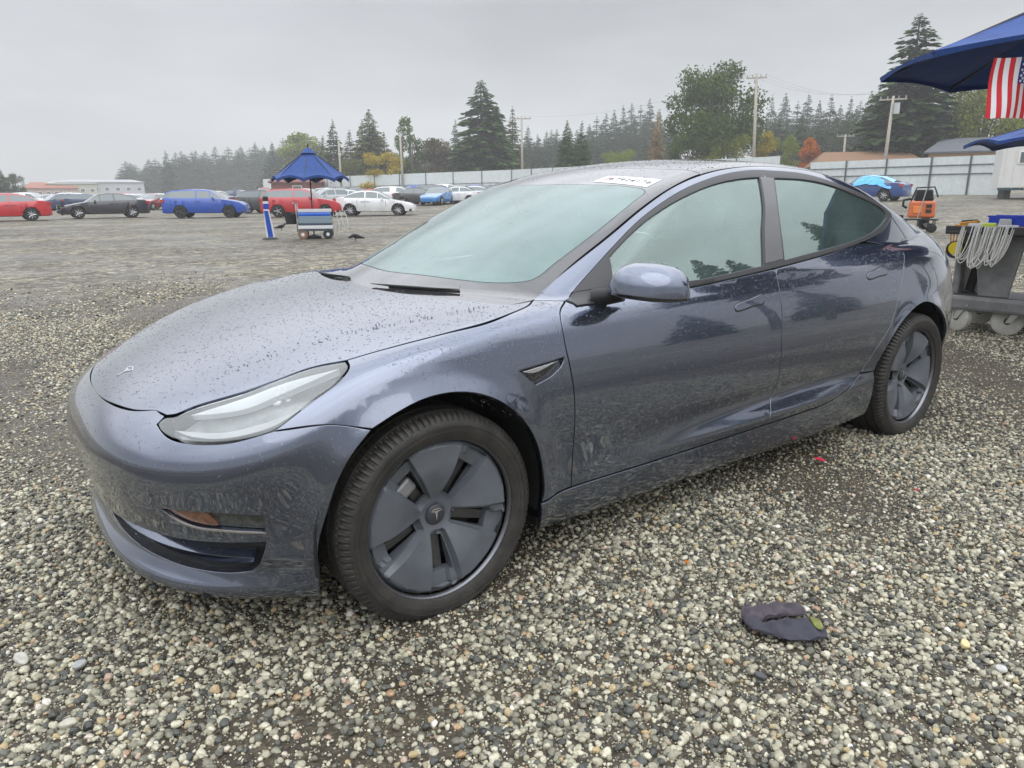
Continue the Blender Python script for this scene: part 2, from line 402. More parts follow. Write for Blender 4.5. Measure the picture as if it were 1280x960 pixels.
# ------------------------------------------------------------ the grey-blue sedan
def paint_material():
    m = bpy.data.materials.new('wet_slate_paint'); m.use_nodes = True; t = m.node_tree; p = t.nodes['Principled BSDF']; L = t.links.new
    p.inputs['Base Color'].default_value = (.092, .114, .172, 1); p.inputs['Metallic'].default_value = .85; p.inputs['Roughness'].default_value = .16
    p.inputs['Coat Weight'].default_value = 1; p.inputs['Coat Roughness'].default_value = .025; p.inputs['Coat IOR'].default_value = 2.0
    tc = nd(t, 'ShaderNodeTexCoord')
    fl = nd(t, 'ShaderNodeTexVoronoi'); fl.inputs['Scale'].default_value = 900; L(tc.outputs['Object'], fl.inputs[0])
    sub = nd(t, 'ShaderNodeMix', data_type='RGBA'); L(fl.outputs['Color'], sub.inputs[7]); sub.inputs[0].default_value = .0
    # film of dried road dirt: patchy, duller towards the sills
    n = nd(t, 'ShaderNodeTexNoise'); n.inputs['Scale'].default_value = 9; n.inputs['Detail'].default_value = 8; n.inputs['Roughness'].default_value = .7; L(tc.outputs['Object'], n.inputs[0])
    sp = nd(t, 'ShaderNodeSeparateXYZ'); L(tc.outputs['Object'], sp.inputs[0])
    hz = nd(t, 'ShaderNodeMapRange'); hz.inputs[1].default_value = .75; hz.inputs[2].default_value = .15; hz.inputs[3].default_value = 0; hz.inputs[4].default_value = 1; L(sp.outputs['Z'], hz.inputs[0])
    nr = nd(t, 'ShaderNodeMapRange'); nr.inputs[1].default_value = .38; nr.inputs[2].default_value = .78; L(n.outputs[0], nr.inputs[0])
    mu = nd(t, 'ShaderNodeMath', operation='MULTIPLY'); L(hz.outputs[0], mu.inputs[0]); L(nr.outputs[0], mu.inputs[1])
    m3 = nd(t, 'ShaderNodeMath', operation='MULTIPLY'); L(mu.outputs[0], m3.inputs[0]); m3.inputs[1].default_value = .07
    dirt = nd(t, 'ShaderNodeBsdfDiffuse'); dirt.inputs[0].default_value = (.10, .105, .11, 1)
    cr = nd(t, 'ShaderNodeMapRange'); L(mu.outputs[0], cr.inputs[0]); cr.inputs[3].default_value = .012; cr.inputs[4].default_value = .05; L(cr.outputs[0], p.inputs['Coat Roughness'])
    ms = nd(t, 'ShaderNodeMixShader'); L(m3.outputs[0], ms.inputs[0]); L(p.outputs[0], ms.inputs[1]); L(dirt.outputs[0], ms.inputs[2])
    # fine wet speckle in the clear coat
    v = nd(t, 'ShaderNodeTexVoronoi'); v.inputs['Scale'].default_value = 140; L(tc.outputs['Object'], v.inputs[0])
    vr = nd(t, 'ShaderNodeMapRange'); vr.inputs[1].default_value = .0; vr.inputs[2].default_value = .28; vr.inputs[3].default_value = 1; vr.inputs[4].default_value = 0; L(v.outputs['Distance'], vr.inputs[0])
    n2 = nd(t, 'ShaderNodeTexNoise'); n2.inputs['Scale'].default_value = 5; n2.inputs['Detail'].default_value = 3; L(tc.outputs['Object'], n2.inputs[0])
    b = nd(t, 'ShaderNodeBump'); b.inputs['Strength'].default_value = .07; b.inputs['Distance'].default_value = .002; L(vr.outputs[0], b.inputs['Height'])
    b2 = nd(t, 'ShaderNodeBump'); b2.inputs['Strength'].default_value = .012; b2.inputs['Distance'].default_value = .02; L(n2.outputs[0], b2.inputs['Height']); L(b2.outputs[0], b.inputs['Normal'])
    L(b.outputs[0], p.inputs['Coat Normal'])
    L(ms.outputs[0], t.nodes['Material Output'].inputs[0]); return m
PAINT = paint_material()
GLOSSB = mat('gloss_black', (.010, .010, .012), .06, coat=1)
FRIT = mat('black_glass_border', (.035, .036, .038), .05, coat=1)
TRIM = mat('satin_black_trim', (.035, .036, .038), .33)
WSGLASS = glassy('misted_windscreen', (.62, .80, .76), .58, (.36, .535, .52))
SDGLASS = glassy('sky_tinted_side_glass', (.50, .66, .62), .26, (.30, .42, .39), ior=2.5, gcol=(.84, 1, .94))  # teal film puts reflected sky brightness into the pane colour
RFGLASS = mat('dark_roof_glass', (.030, .032, .036), .05, coat=1)
WELL = mat('wheel_well_liner', (.014, .014, .014), .8)
WHITESEAT = mat('pale_interior_vinyl', (.30, .32, .32), .6)
DARKINT = mat('dark_interior', (.02, .02, .022), .7)
CAR = empty('sedan', (0, 0, -.03), 0, 'dark slate blue four-door sedan wet with rain, parked on gravel in the foreground', 'car')
def R(name, *a, **k): return panel(name, *a, parent=CAR, **k) if 'parent' not in k else panel(name, *a, **k)

A1 = arch(-.01, .375, .395, 190, 58, 10)                       # front opening, from the bumper corner over the top
A1b = arch(-.01, .375, .395, 122, -8, 12)
hood_half = [(-.762, 0, .67), (-.752, -.17, .672), (-.71, -.362, .681), (-.668, -.452, .695, 1), (-.652, -.510, .688, 1), (-.63, -.536, .692), (-.59, -.557, .712),
             (-.47, -.642, .755), (-.40, -.672, .781), (-.30, -.702, .811), (-.216, -.758, .83, 1), (-.140, -.780, .847), (-.077, -.798, .859), (.049, -.827, .880),
             (.201, -.838, .896), (.331, -.810, .917), (.410, -.781, .928), (.458, -.745, .936, 1), (.36, -.730, .93), (.285, -.625, .93), (.225, -.47, .93), (.185, -.25, .93), (.17, 0, .93)]
def hood_bump(S):
    # power bulge: the two soft creases that converge to the nose
    x, y = S[:, 0], np.abs(S[:, 1])
    yc = .50+.26*ss(-.5, .45, x)
    return .010*ss(yc+.022, yc-.035, y)*ss(-.72, -.40, x)*ss(.40, .25, x)
hood = R('hood', symm(hood_half), ('top',), PAINT, h=.024, gap=.0075, bump=hood_bump)
fender_ol = [(-.216, -.758, .83, 1), (-.140, -.780, .847), (-.077, -.798, .859), (.049, -.827, .880), (.201, -.838, .896), (.331, -.810, .917), (.410, -.781, .928), (.458, -.745, .936, 1),
             (.545, -.806, .934, 1), (.475, -.869, .905), (.468, -.911, .809), (.478, -.921, .747), (.49, -.924, .657), (.50, -.913, .505), (.50, -.906, .318, 1)] + \
            [(.355, -.92, .304, 1)]+[(p[0], p[1], p[2]) for p in reversed(arch(-.01, .375, .395, 125, 0, 10))][0:0] + \
            [(p[0], p[1], p[2]) for p in arch(-.01, .375, .395, 0, 124, 11)[0:10]] + [(-.222, -.911, .667, 1),
             (-.33, -.874, .691), (-.455, -.812, .683, 1), (-.35, -.827, .750), (-.28, -.829, .788), (-.232, -.805, .818)]
vent = [(.278, -.919, .758, 1), (.455, -.918, .775, 1), (.445, -.919, .755), (.40, -.921, .725), (.334, -.923, .706, 1)]
fen = R('front_fender', fender_ol, ('xc', .3), PAINT, h=.028, gap=.0035, mirror=True, holes=[vent], hole_depth=.028)
R('side_vent', vent, ('xc', .3), GLOSSB, push=-.020, gap=-.004, mirror=True)
R('camera_blade', [(.290, -.919, .752, 1), (.440, -.918, .768, 1), (.335, -.92, .742)], ('xc', .3), CHROME, push=-.006, gap=0, mirror=True, depth=.006)

bump_half = [(-.762, 0, .67), (-.752, -.17, .672), (-.71, -.362, .681), (-.668, -.452, .695, 1), (-.654, -.508, .688, 1), (-.677, -.515, .671, 1), (-.66, -.612, .648), (-.56, -.738, .652), (-.455, -.812, .683, 1),
             (-.33, -.874, .691), (-.222, -.911, .667, 1), (-.27, -.9, .614), (-.32, -.9, .545), (-.36, -.89, .445), (-.383, -.87, .35), (-.385, -.86, .25), (-.39, -.85, .165, 1), (-.42, -.80, .158), (-.52, -.72, .158), (-.66, -.5, .158), (-.74, -.2, .158), (-.752, 0, .158)]
BM = ('vf', .30)
def onbody(kind, pts):     # pins (x, z) or (y, z) sketches to rough xyz that the map only reads as directions
    return pts
fog = [(-.705, -.604, .457, 1), (-.664, -.660, .460), (-.599, -.726, .460), (-.494, -.797, .449, 1), (-.496, -.793, .399, 1), (-.585, -.730, .408), (-.642, -.675, .413), (-.673, -.641, .427)]
fog_m = [(p[0], -p[1])+tuple(p[2:]) for p in fog]
intake = symm([(-.80, 0, .352), (-.796, -.300, .356), (-.771, -.419, .362), (-.737, -.516, .363), (-.677, -.624, .363), (-.588, -.724, .366), (-.498, -.789, .367, 1), (-.505, -.783, .335), (-.522, -.771, .296), (-.545, -.753, .272, 1),
               (-.595, -.714, .264), (-.677, -.621, .262), (-.737, -.514, .264), (-.770, -.420, .264), (-.787, -.30, .264), (-.79, 0, .264)])
bumper = R('front_bumper', symm(bump_half), BM, PAINT, h=.026, gap=.0035, holes=[fog, fog_m, intake], hole_depth=.05)
GRILL = mat('intake_black', (.016, .017, .018), .5, bump=.3, bscale=40)
R('lower_intake', intake, BM, GRILL, push=-.048, gap=-.008)
shelf = symm([(-.79, 0, .300), (-.77, -.419, .300), (-.677, -.624, .300), (-.60, -.71, .300), (-.535, -.765, .300, 1), (-.54, -.755, .283, 1), (-.595, -.714, .278), (-.677, -.621, .278), (-.770, -.420, .278), (-.79, 0, .278)])
R('intake_shelf', shelf, BM, PAINT, push=-.018, gap=0, depth=.03)
ORANGE_REFL = mat('orange_reflection_tone', (.14, .060, .032), .3, coat=1, noise=.5, nscale=60); FOGD = mat('slot_grime', (.05, .055, .05), .35, noise=.6, nscale=80, coat=.6)
for sgn in (0, 1):
    f_ = [(p[0], p[1]*(1 if not sgn else -1))+tuple(p[2:]) for p in fog]
    R('bumper_slot', f_, BM, FOGD, push=-.018, gap=.0, bev=.001)
    a_ = [(-.700, -.606, .454, 1), (-.664, -.660, .455), (-.62, -.705, .455, 1), (-.60, -.72, .415), (-.642, -.675, .418), (-.673, -.641, .431)]
    a_ = [(p[0], p[1]*(1 if not sgn else -1))+tuple(p[2:]) for p in a_]
    R('painted_reflection', a_, BM, ORANGE_REFL, push=-.010, gap=0, bev=.001)  # orange patch painted in as a reflection on the slot
    e_ = [(-.707, -.603, .455, 1), (-.673, -.641, .427), (-.642, -.675, .413), (-.585, -.730, .408), (-.496, -.793, .399, 1), (-.496, -.793, .394, 1), (-.585, -.730, .402), (-.642, -.675, .407), (-.675, -.641, .422)]
    e_ = [(p[0], p[1]*(1 if not sgn else -1))+tuple(p[2:]) for p in e_]
    R('slot_trim', e_, BM, CHROME, push=.0012, gap=-.001, bev=.0006, depth=.004, edge=.01)

# doors, sills, side frame
front_door = [(.545, -.806, .934, 1), (.82, -.84, .934), (1.12, -.857, .938), (1.65, -.848, .972, 1), (1.642, -.905, .833), (1.638, -.920, .752), (1.632, -.922, .700), (1.64, -.90, .52), (1.635, -.89, .444), (1.57, -.912, .340), (1.565, -.912, .326, 1),
              (1.31, -.912, .322), (.90, -.906, .318), (.50, -.906, .316, 1), (.50, -.913, .505), (.49, -.924, .657), (.478, -.921, .747), (.468, -.911, .809), (.475, -.869, .905)]
rear_door = [(1.65, -.848, .972, 1), (2.09, -.822, 1.008), (2.39, -.793, 1.038), (2.62, -.785, 1.022), (2.755, -.836, .980, 1), (2.70, -.87, .92), (2.625, -.908, .822), (2.52, -.924, .642), (2.42, -.915, .543), (2.33, -.893, .437), (2.20, -.92, .378), (2.03, -.912, .340), (1.80, -.914, .330), (1.565, -.912, .326, 1),
             (1.57, -.912, .340), (1.635, -.89, .444), (1.64, -.90, .52), (1.632, -.922, .700), (1.638, -.920, .752), (1.642, -.905, .833)]
XC = ('xc', .55)
fd = R('front_door', front_door, XC, PAINT, h=.030, gap=.0035, mirror=True)
rd = R('rear_door', rear_door, XC, PAINT, h=.030, gap=.0035, mirror=True)
sill = [(.355, -.92, .300, 1), (.50, -.906, .312), (.90, -.906, .314), (1.31, -.912, .318), (1.57, -.912, .322), (1.80, -.914, .326), (2.03, -.912, .336), (2.20, -.92, .374), (2.325, -.893, .428), (2.335, -.893, .432, 1), (2.45, -.9, .428, 1), (2.468, -.88, .33), (2.46, -.87, .20, 1), (2.1, -.86, .178), (1.2, -.86, .178), (.5, -.86, .180), (.37, -.86, .185, 1)]
R('side_sill', sill, ('xc', .45), PAINT, h=.03, gap=.003, mirror=True)
ws_edge = [(.458, -.745, .936, 1), (.63, -.697, 1.014), (.86, -.680, 1.126), (1.05, -.655, 1.218), (1.24, -.628, 1.294), (1.45, -.600, 1.345)]
roof_edge = [(1.7, -.582, 1.385), (2.0, -.570, 1.395), (2.35, -.568, 1.37), (2.65, -.572, 1.33), (2.9, -.585, 1.27), (3.15, -.60, 1.18), (3.34, -.60, 1.10, 1)]
frame = ws_edge+roof_edge+[(3.50, -.70, 1.02), (3.64, -.66, 1.0, 1), (3.66, -.70, .86, 1), (3.50, -.80, .80, 1), (3.36, -.86, .79), (3.30, -.88, .70), (3.27, -.89, .60, 1), (3.22, -.9, .50)] + \
    [(3.20, -.9, .455), (3.17, -.9, .56), (3.09, -.9, .635), (2.98, -.9, .70), (2.85, -.9, .731), (2.71, -.9, .70), (2.60, -.9, .64), (2.52, -.9, .56), (2.478, -.9, .49), (2.455, -.9, .432, 1), (2.338, -.9, .436, 1)] + \
    [(2.42, -.915, .543), (2.52, -.924, .642), (2.625, -.908, .822), (2.70, -.87, .92), (2.755, -.836, .980, 1), (2.62, -.785, 1.022), (2.46, -.785, 1.045, 1),
     (2.65, -.750, 1.072), (2.80, -.708, 1.115), (2.885, -.678, 1.150), (2.895, -.66, 1.180), (2.70, -.638, 1.254), (2.48, -.622, 1.309), (2.19, -.599, 1.360), (1.94, -.599, 1.370), (1.79, -.600, 1.371), (1.60, -.615, 1.354), (1.42, -.636, 1.322), (1.24, -.660, 1.276), (1.01, -.693, 1.185), (.83, -.729, 1.089), (.60, -.79, .955), (.575, -.80, .936, 1), (.545, -.806, .934, 1)]
R('side_frame', frame, ('xc', .62), PAINT, h=.03, gap=.004, mirror=True)
top_trim_out = [(2.885, -.678, 1.150), (2.895, -.66, 1.180), (2.70, -.638, 1.254), (2.48, -.622, 1.309), (2.19, -.599, 1.360), (1.94, -.599, 1.370), (1.79, -.600, 1.371), (1.60, -.615, 1.354), (1.42, -.636, 1.322), (1.24, -.660, 1.276), (1.01, -.693, 1.185), (.83, -.729, 1.089), (.60, -.79, .955), (.578, -.80, .938, 1)]
belt = [(.82, -.84, .937), (1.12, -.857, .941), (1.65, -.848, .975), (2.09, -.822, 1.011), (2.39, -.793, 1.041), (2.65, -.753, 1.076), (2.80, -.708, 1.118)]
fw = [(.66, -.79, .962, 1), (.86, -.8, .958), (1.14, -.844, .962), (1.575, -.840, .989, 1), (1.65, -.77, 1.12), (1.72, -.718, 1.209), (1.795, -.631, 1.338, 1), (1.66, -.638, 1.332), (1.48, -.652, 1.310), (1.30, -.674, 1.271), (1.13, -.696, 1.220), (.98, -.716, 1.159), (.80, -.75, 1.06)]
rw = [(1.735, -.833, 1.003, 1), (2.11, -.809, 1.034), (2.36, -.786, 1.056), (2.61, -.747, 1.093), (2.76, -.707, 1.128), (2.83, -.68, 1.155), (2.82, -.672, 1.185), (2.56, -.651, 1.262), (2.35, -.635, 1.309), (2.15, -.629, 1.331), (1.91, -.633, 1.338, 1), (1.82, -.731, 1.187)]
R('window_trim', top_trim_out+belt, ('xc', .62), TRIM, h=.03, gap=.001, mirror=True, push=.003, holes=[[(p[0], p[1], p[2])+tuple(p[3:]) for p in fw], rw], hole_depth=.02, bev=.003)
R('front_window', fw, ('xc', .62), SDGLASS, h=.04, gap=-.012, push=-.004, mirror=True)
R('rear_window', rw, ('xc', .62), SDGLASS, h=.04, gap=-.012, push=-.004, mirror=True)
pil = [(1.592, -.84, .995, 1), (1.722, -.833, 1.006, 1), (1.81, -.73, 1.187), (1.90, -.633, 1.340, 1), (1.806, -.631, 1.341, 1), (1.735, -.71, 1.209), (1.665, -.77, 1.12)]
R('door_pillar', pil, ('xc', .62), GLOSSB, h=.03, gap=.0, push=.0045, mirror=True, depth=.008)
# dark moulding lines in the trim: mirror corner sail
sailp = [(.60, -.79, .958, 1), (.755, -.80, .958, 1), (.80, -.745, 1.07, 1)]
R('mirror_sail', sailp, ('xc', .62), TRIM, gap=0, push=.005, mirror=True, depth=.01)

# glasshouse
ws = symm([(.10, 0, .87), (.12, -.25, .88), (.165, -.47, .9), (.24, -.63, .92), (.36, -.735, .92), (.456, -.741, .936, 1)]+[(p[0], p[1]+.001, p[2]) for p in ws_edge[1:]]+[(1.45, -.600, 1.345, 1), (1.40, -.40, 1.38), (1.365, 0, 1.39)])
clear = symm([(.315, 0, .97), (.35, -.25, .97), (.41, -.45, .97), (.475, -.57, .97), (.545, -.635, .985), (.65, -.632, 1.03), (.86, -.625, 1.126), (1.05, -.600, 1.218), (1.15, -.575, 1.26), (1.155, -.45, 1.28), (1.12, -.25, 1.3), (1.10, 0, 1.31)])
R('windscreen_border', ws, ('top',), FRIT, h=.035, gap=.004, holes=[clear], hole_depth=.004, bev=.001)
R('windscreen', clear, ('top',), WSGLASS, h=.04, gap=.001, bev=.0005, depth=.003)
roof = symm([(1.365, 0, 1.39), (1.40, -.40, 1.38), (1.45, -.600, 1.345, 1)]+[(p[0], p[1]+.001, p[2]) for p in roof_edge[:4]]+[(2.72, -.572, 1.33, 1), (2.70, -.3, 1.34), (2.69, 0, 1.35)])
R('roof_glass', roof, ('top',), RFGLASS, h=.04, gap=.004)
rg = symm([(2.69, 0, 1.35), (2.70, -.3, 1.34), (2.72, -.572, 1.33, 1), (2.9, -.584, 1.27), (3.15, -.599, 1.18), (3.34, -.599, 1.10, 1), (3.44, -.45, 1.1), (3.50, 0, 1.1)])
R('rear_glass', rg, ('top',), RFGLASS, h=.04, gap=.004)
trunk = symm([(3.50, 0, 1.105), (3.44, -.45, 1.1), (3.34, -.60, 1.10, 1), (3.50, -.70, 1.02), (3.64, -.66, 1.0, 1), (3.70, -.55, .95), (3.78, -.50, .84, 1), (3.81, -.3, .80), (3.82, 0, .80)])
R('trunk_lid', trunk, ('gn', (2.7, 0, .2), (3.7, 0, 1.0)), PAINT, h=.035, gap=.004)
lamp = [(3.64, -.665, 1.0, 1), (3.70, -.55, .95), (3.78, -.50, .84, 1), (3.72, -.63, .85), (3.66, -.70, .86, 1)]
REDL = mat('red_lamp', (.45, .02, .03), .1, coat=1)
R('tail_lamp', lamp, ('gn', (2.7, -.1, .6), (3.7, -.6, .92)), REDL, h=.03, gap=.003, mirror=True)
rb = symm([(3.82, 0, .80), (3.81, -.3, .80), (3.78, -.50, .84, 1), (3.72, -.63, .85), (3.66, -.70, .86, 1), (3.50, -.80, .80, 1), (3.36, -.86, .79), (3.30, -.88, .70), (3.27, -.89, .60, 1), (3.24, -.9, .50), (3.215, -.9, .42), (3.21, -.9, .30), (3.22, -.88, .20, 1), (3.45, -.75, .19), (3.62, -.4, .19), (3.66, 0, .19)])
R('rear_bumper', rb, ('vr', 2.55), PAINT, h=.035, gap=.004)

# headlamps
HM = ('gn', (.35, -.05, .25), (-.47, -.66, .72))
hl = [(-.678, -.512, .670, 1), (-.652, -.512, .687), (-.63, -.537, .692), (-.59, -.558, .712), (-.47, -.643, .755), (-.40, -.673, .781), (-.30, -.703, .811), (-.217, -.760, .829, 1), (-.226, -.800, .818), (-.28, -.829, .787), (-.35, -.827, .749), (-.455, -.812, .681), (-.56, -.738, .651), (-.66, -.612, .647), (-.68, -.54, .660)]
LENS = glassy('lamp_lens', (.93, .95, .95), .34, (.56, .60, .60)); 
HOUS = mat('lamp_bowl', (.42, .43, .43), .28, metal=.55, noise=.35, nscale=14); STRIP = mat('lamp_light_guide', (.85, .87, .88), .3)
hlo = R('headlight', hl, HM, LENS, h=.02, gap=.011, bev=.002, depth=.004, mirror=True, edge=.012)
for k, o in enumerate(hlo):
    pass
def sub(name, ol, m, push, parent, y=1, **k):
    ol = [(p[0], p[1], p[2])+tuple(p[3:]) for p in ol]
    a, b = panel(name, ol, HM, m, parent[0], push=push, mirror=True, **k); b.parent = parent[1]; return a, b
sub('lamp_bowl', hl, HOUS, -.045, hlo, gap=.030, h=.03, bump=lambda S: .012*np.sin((S[:, 0]+S[:, 1]*.6)*26))
sub('light_guide', [(-.60, -.562, .70, 1), (-.47, -.648, .748), (-.36, -.692, .785), (-.24, -.757, .817, 1), (-.30, -.745, .790), (-.40, -.72, .755), (-.48, -.69, .727), (-.55, -.63, .712)], STRIP, -.012, hlo, gap=0, depth=.02)
sub('light_guide', [(-.645, -.56, .668, 1), (-.62, -.63, .662), (-.55, -.715, .664), (-.45, -.785, .693), (-.38, -.808, .735, 1), (-.46, -.765, .703), (-.55, -.695, .676), (-.61, -.62, .672)], STRIP, -.018, hlo, gap=0, depth=.02)
for (cx, cy, cz, r) in ((-.53, -.665, .700, .030), (-.43, -.74, .728, .032)):
    for sg, par in ((1, hlo[0]), (-1, hlo[1])):
        mb = MB(); O = Vector((cx+.035, (cy+.045)*sg, cz-.01)); D = Vector((-.72, -.62*sg, .18)).normalized(); q = D.to_track_quat('Z', 'Y').to_matrix()
        V = []
        prof = [(0, .030), (r*.5, .026), (r*.8, .016), (r, 0), (r*1.15, .002), (r*1.2, -.02)]
        t = MB().lathe(prof, n=20); mb.add([q @ Vector(v)+O for v in t.v], t.f)
        mb.build('projector_lens', GLOSSB if r < .031 else CHROME, par, smooth=True)

# door handles, badge, mirror, wipers
def handles():
    for ol, par in (([(1.342, -.900, .854), (1.44, -.897, .872), (1.500, -.897, .884), (1.527, -.895, .884), (1.535, -.901, .868), (1.521, -.901, .851), (1.46, -.9, .845), (1.342, -.903, .838)], fd),
                    ([(2.342, -.883, .904), (2.44, -.873, .922), (2.50, -.87, .934), (2.527, -.872, .934), (2.535, -.881, .918), (2.521, -.889, .901), (2.46, -.889, .895), (2.342, -.887, .888)], rd)):
        a, b = panel('door_handle', ol, XC, PAINT, par[0], push=.0035, gap=0, depth=.008, edge=.01, mirror=True, bev=.002); b.parent = par[1]
        a, b = panel('handle_recess', [(p[0], p[1], p[2]+(.0035 if i in (1, 2, 3) else -.0035 if i > 4 else 0)) for i, p in enumerate(ol)], XC, BLACK, par[0], push=.0008, gap=-.004, depth=.002, edge=.01, mirror=True, bev=.0004); b.parent = par[1]
handles()
BADGE = mat('bright_badge', (.85, .86, .88), .18, metal=1)
def tmark(cx, s, place):
    """the T-shaped mark: (u forward, v across) outline"""
    stem = [(.0, .0, 1), (-.006, .10, 0), (-.02, .33, 0), (-.115, .56, 1), (.0, .50, 1), (.115, .56, 1), (.02, .33, 0), (.006, .10, 0)]
    return stem
# badge across the nose of the hood
def badge():
    stem = [(-.690, 0, .7, 1), (-.664, -.006, .7), (-.655, -.022, .7, 1), (-.649, -.026, .7), (-.6555, 0, .7, 1), (-.649, .026, .7), (-.655, .022, .7, 1), (-.664, .006, .7)]
    bar = [(-.6495, -.030, .7, 1), (-.641, 0, .7), (-.6495, .030, .7, 1), (-.645, .031, .7, 1), (-.6365, 0, .7), (-.645, -.031, .7, 1)]
    for ol in (stem, bar): panel('badge', ol, ('top',), BADGE, hood, push=.0032, gap=0, depth=.004, edge=.004, h=.01, bev=.0004)
badge()
def mirror_arm(sg):
    # head of the mirror: superellipsoid shell, flat at the back, dark lower band
    V = []; nu, nv = 28, 18
    root = bpy.data.objects.new('door_mirror', None); link(root, CAR)
    if sg < 0:      # the far mirror is folded in against its door
        Rz = Matrix.Rotation(math.radians(-72), 3, 'Z'); H_ = Vector((.70, .885, 0)); root.rotation_euler = (0, 0, math.radians(-72)); root.location = H_-Rz @ H_
        root['label'] = 'far door mirror folded in against the glass'; root.empty_display_size = .1
    prof = [(-.880, .945, .030, .030), (-.895, .960, .052, .058), (-.93, .966, .076, .088), (-.97, .967, .092, .096), (-1.015, .965, .094, .094), (-1.060, .961, .086, .088), (-1.092, .957, .062, .068), (-1.108, .953, .030, .036), (-1.111, .951, .002, .004)]
    xs = [.705, .712, .722, .735, .750, .766, .780, .789, .792]
    P = [Vector((xs[i], p[0], p[1])) for i, p in enumerate(prof)]
    def ringv(i, t):
        y, zc, hx, hz = prof[i]; c, s_ = math.cos(t), math.sin(t)
        px = -abs(c)**.75*hx*1.15 if c > 0 else abs(c)**.45*hx*.75      # nose forward, flat glass side to the rear
        return (xs[i]+px, y*1.0*sg if sg > 0 else y, zc+math.copysign(abs(s_)**.8, s_)*hz*(1.0 if s_ > 0 else .24))
    V = [ringv(i, 2*PI*k/nu) for i in range(len(prof)) for k in range(nu)]
    if sg < 0: pass
    Fc, Fd = [], []
    for i in range(len(prof)-1):
        for k in range(nu):
            f = (i*nu+k, i*nu+(k+1) % nu, (i+1)*nu+(k+1) % nu, (i+1)*nu+k)
            zc = (V[f[0]][2]+V[f[2]][2])/2; low = zc < prof[min(i, 7)][1]-.002
            (Fd if low else Fc).append(f)
    Fc.append(tuple(range(nu)))
    if sg < 0: V = [(x, -y, z) for x, y, z in V]
    MB().add(V, Fc).build('mirror_shell', PAINT, root, smooth=50)
    MB().add(V, Fd).build('mirror_base', GLOSSB, root, smooth=50)
    s = 1 if sg > 0 else -1
    mb = MB(); mb.tube([(.66, -.83*s, .935), (.675, -.87*s, .945), (.70, -.92*s, .956)], [.035, .030, .026], 10); mb.build('mirror_foot', BLACK, root, smooth=50)
    mb = MB(); mb.box((.81, -.995*s, .995), (.004, .150, .075)); mb.build('mirror_glass', CHROME, root)
mirror_arm(1)
def triangle_foot():
    R('mirror_foot_plate', [(.548, -.81, .934, 1), (.575, -.80, .940, 1), (.80, -.83, .956, 1), (.70, -.85, .925), (.56, -.83, .912, 1)], ('xc', .62), TRIM, push=.005, gap=0, depth=.01, mirror=True)
triangle_foot()
def wiper(path, w=.012):
    mb = MB(); q = [Vector(p) for p in path]
    S, N = PMap('top').surf(np.array([[p[0], p[1]] for p in path]))
    mb.tube([tuple(S[i]+N[i]*.009) for i in range(len(S))], [.0015, .0045, .0055, .0045, .0015], 6); o = mb.build('wiper_arm', BLACK, CAR, smooth=True)
    mb = MB(); mb.tube([tuple(S[i]+N[i]*.003) for i in range(1, len(S))], .003, 5); mb.build('wiper_blade', RUBBER, o, smooth=True)
wiper([(.215, -.05, 0), (.232, -.16, 0), (.262, -.28, 0), (.30, -.39, 0), (.345, -.475, 0)])
wiper([(.26, .62, 0), (.245, .52, 0), (.235, .44, 0), (.235, .36, 0), (.24, .20, 0)])
def cowl():
    mb = MB()
    for y0 in np.linspace(-.7, .65, 28):
        pass
    ol = symm([(.175, 0, .9), (.19, -.25, .9), (.23, -.47, .9), (.29, -.62, .9), (.36, -.725, .92, 1), (.40, -.70, .9), (.34, -.55, .9), (.27, -.4, .9), (.23, -.2, .9), (.215, 0, .9)])
    R('cowl_strip', ol, ('top',), BLACK, push=-.03, gap=0)
cowl()
# lot sticker on the top of the windscreen
def sticker():
    S, N = PMap('top').surf(np.array([[1.158, -.269], [1.238, -.276], [1.270, -.552], [1.182, -.553]]))
    ol = [tuple(s)+(1,) for s in S]
    st = R('lot_sticker', ol, ('top',), mat('white_paper', (.75, .75, .75), .6), push=.0015, gap=0, depth=.001, bev=.0003, h=.02)
    c = bpy.data.curves.new('t', 'FONT'); c.body = '67924176'; c.size = .050; c.extrude = .0003; c.space_character = 1.12; c.align_x = 'CENTER'; c.align_y = 'CENTER'
    t = bpy.data.objects.new('t', c); COL.objects.link(t); dg = bpy.context.evaluated_depsgraph_get(); me = bpy.data.meshes.new_from_object(t.evaluated_get(dg)); bpy.data.objects.remove(t)
    # text runs towards the near side; its foot faces the nose of the car
    xd = (S[3]-S[0]); xd /= np.linalg.norm(xd); n = N.mean(0); n /= np.linalg.norm(n); yd = np.cross(n, xd)
    if yd[0] < 0: yd = -yd
    C0 = S.mean(0)+xd*.018
    co = np.array([tuple(v.co) for v in me.vertices]); p = C0+co[:, :1]*xd+co[:, 1:2]*yd*.9; q, nn = PMap('top').surf(p[:, :2]); q = q+nn*(.0022+co[:, 2:3])
    me.vertices.foreach_set('co', q.ravel())
    me.materials.append(mat('print_black', (.02, .02, .02), .6)); o = bpy.data.objects.new('lot_number', me); link(o, st)
    R_ = panel('red_stamp', [(1.180, -.30, 1.3, 1), (1.225, -.303, 1.3, 1), (1.229, -.318, 1.3, 1), (1.184, -.318, 1.3, 1)], ('top',), mat('pink_print', (.5, .25, .25), .6), st, push=.0022, gap=0, depth=.0004, bev=.0002)
sticker()

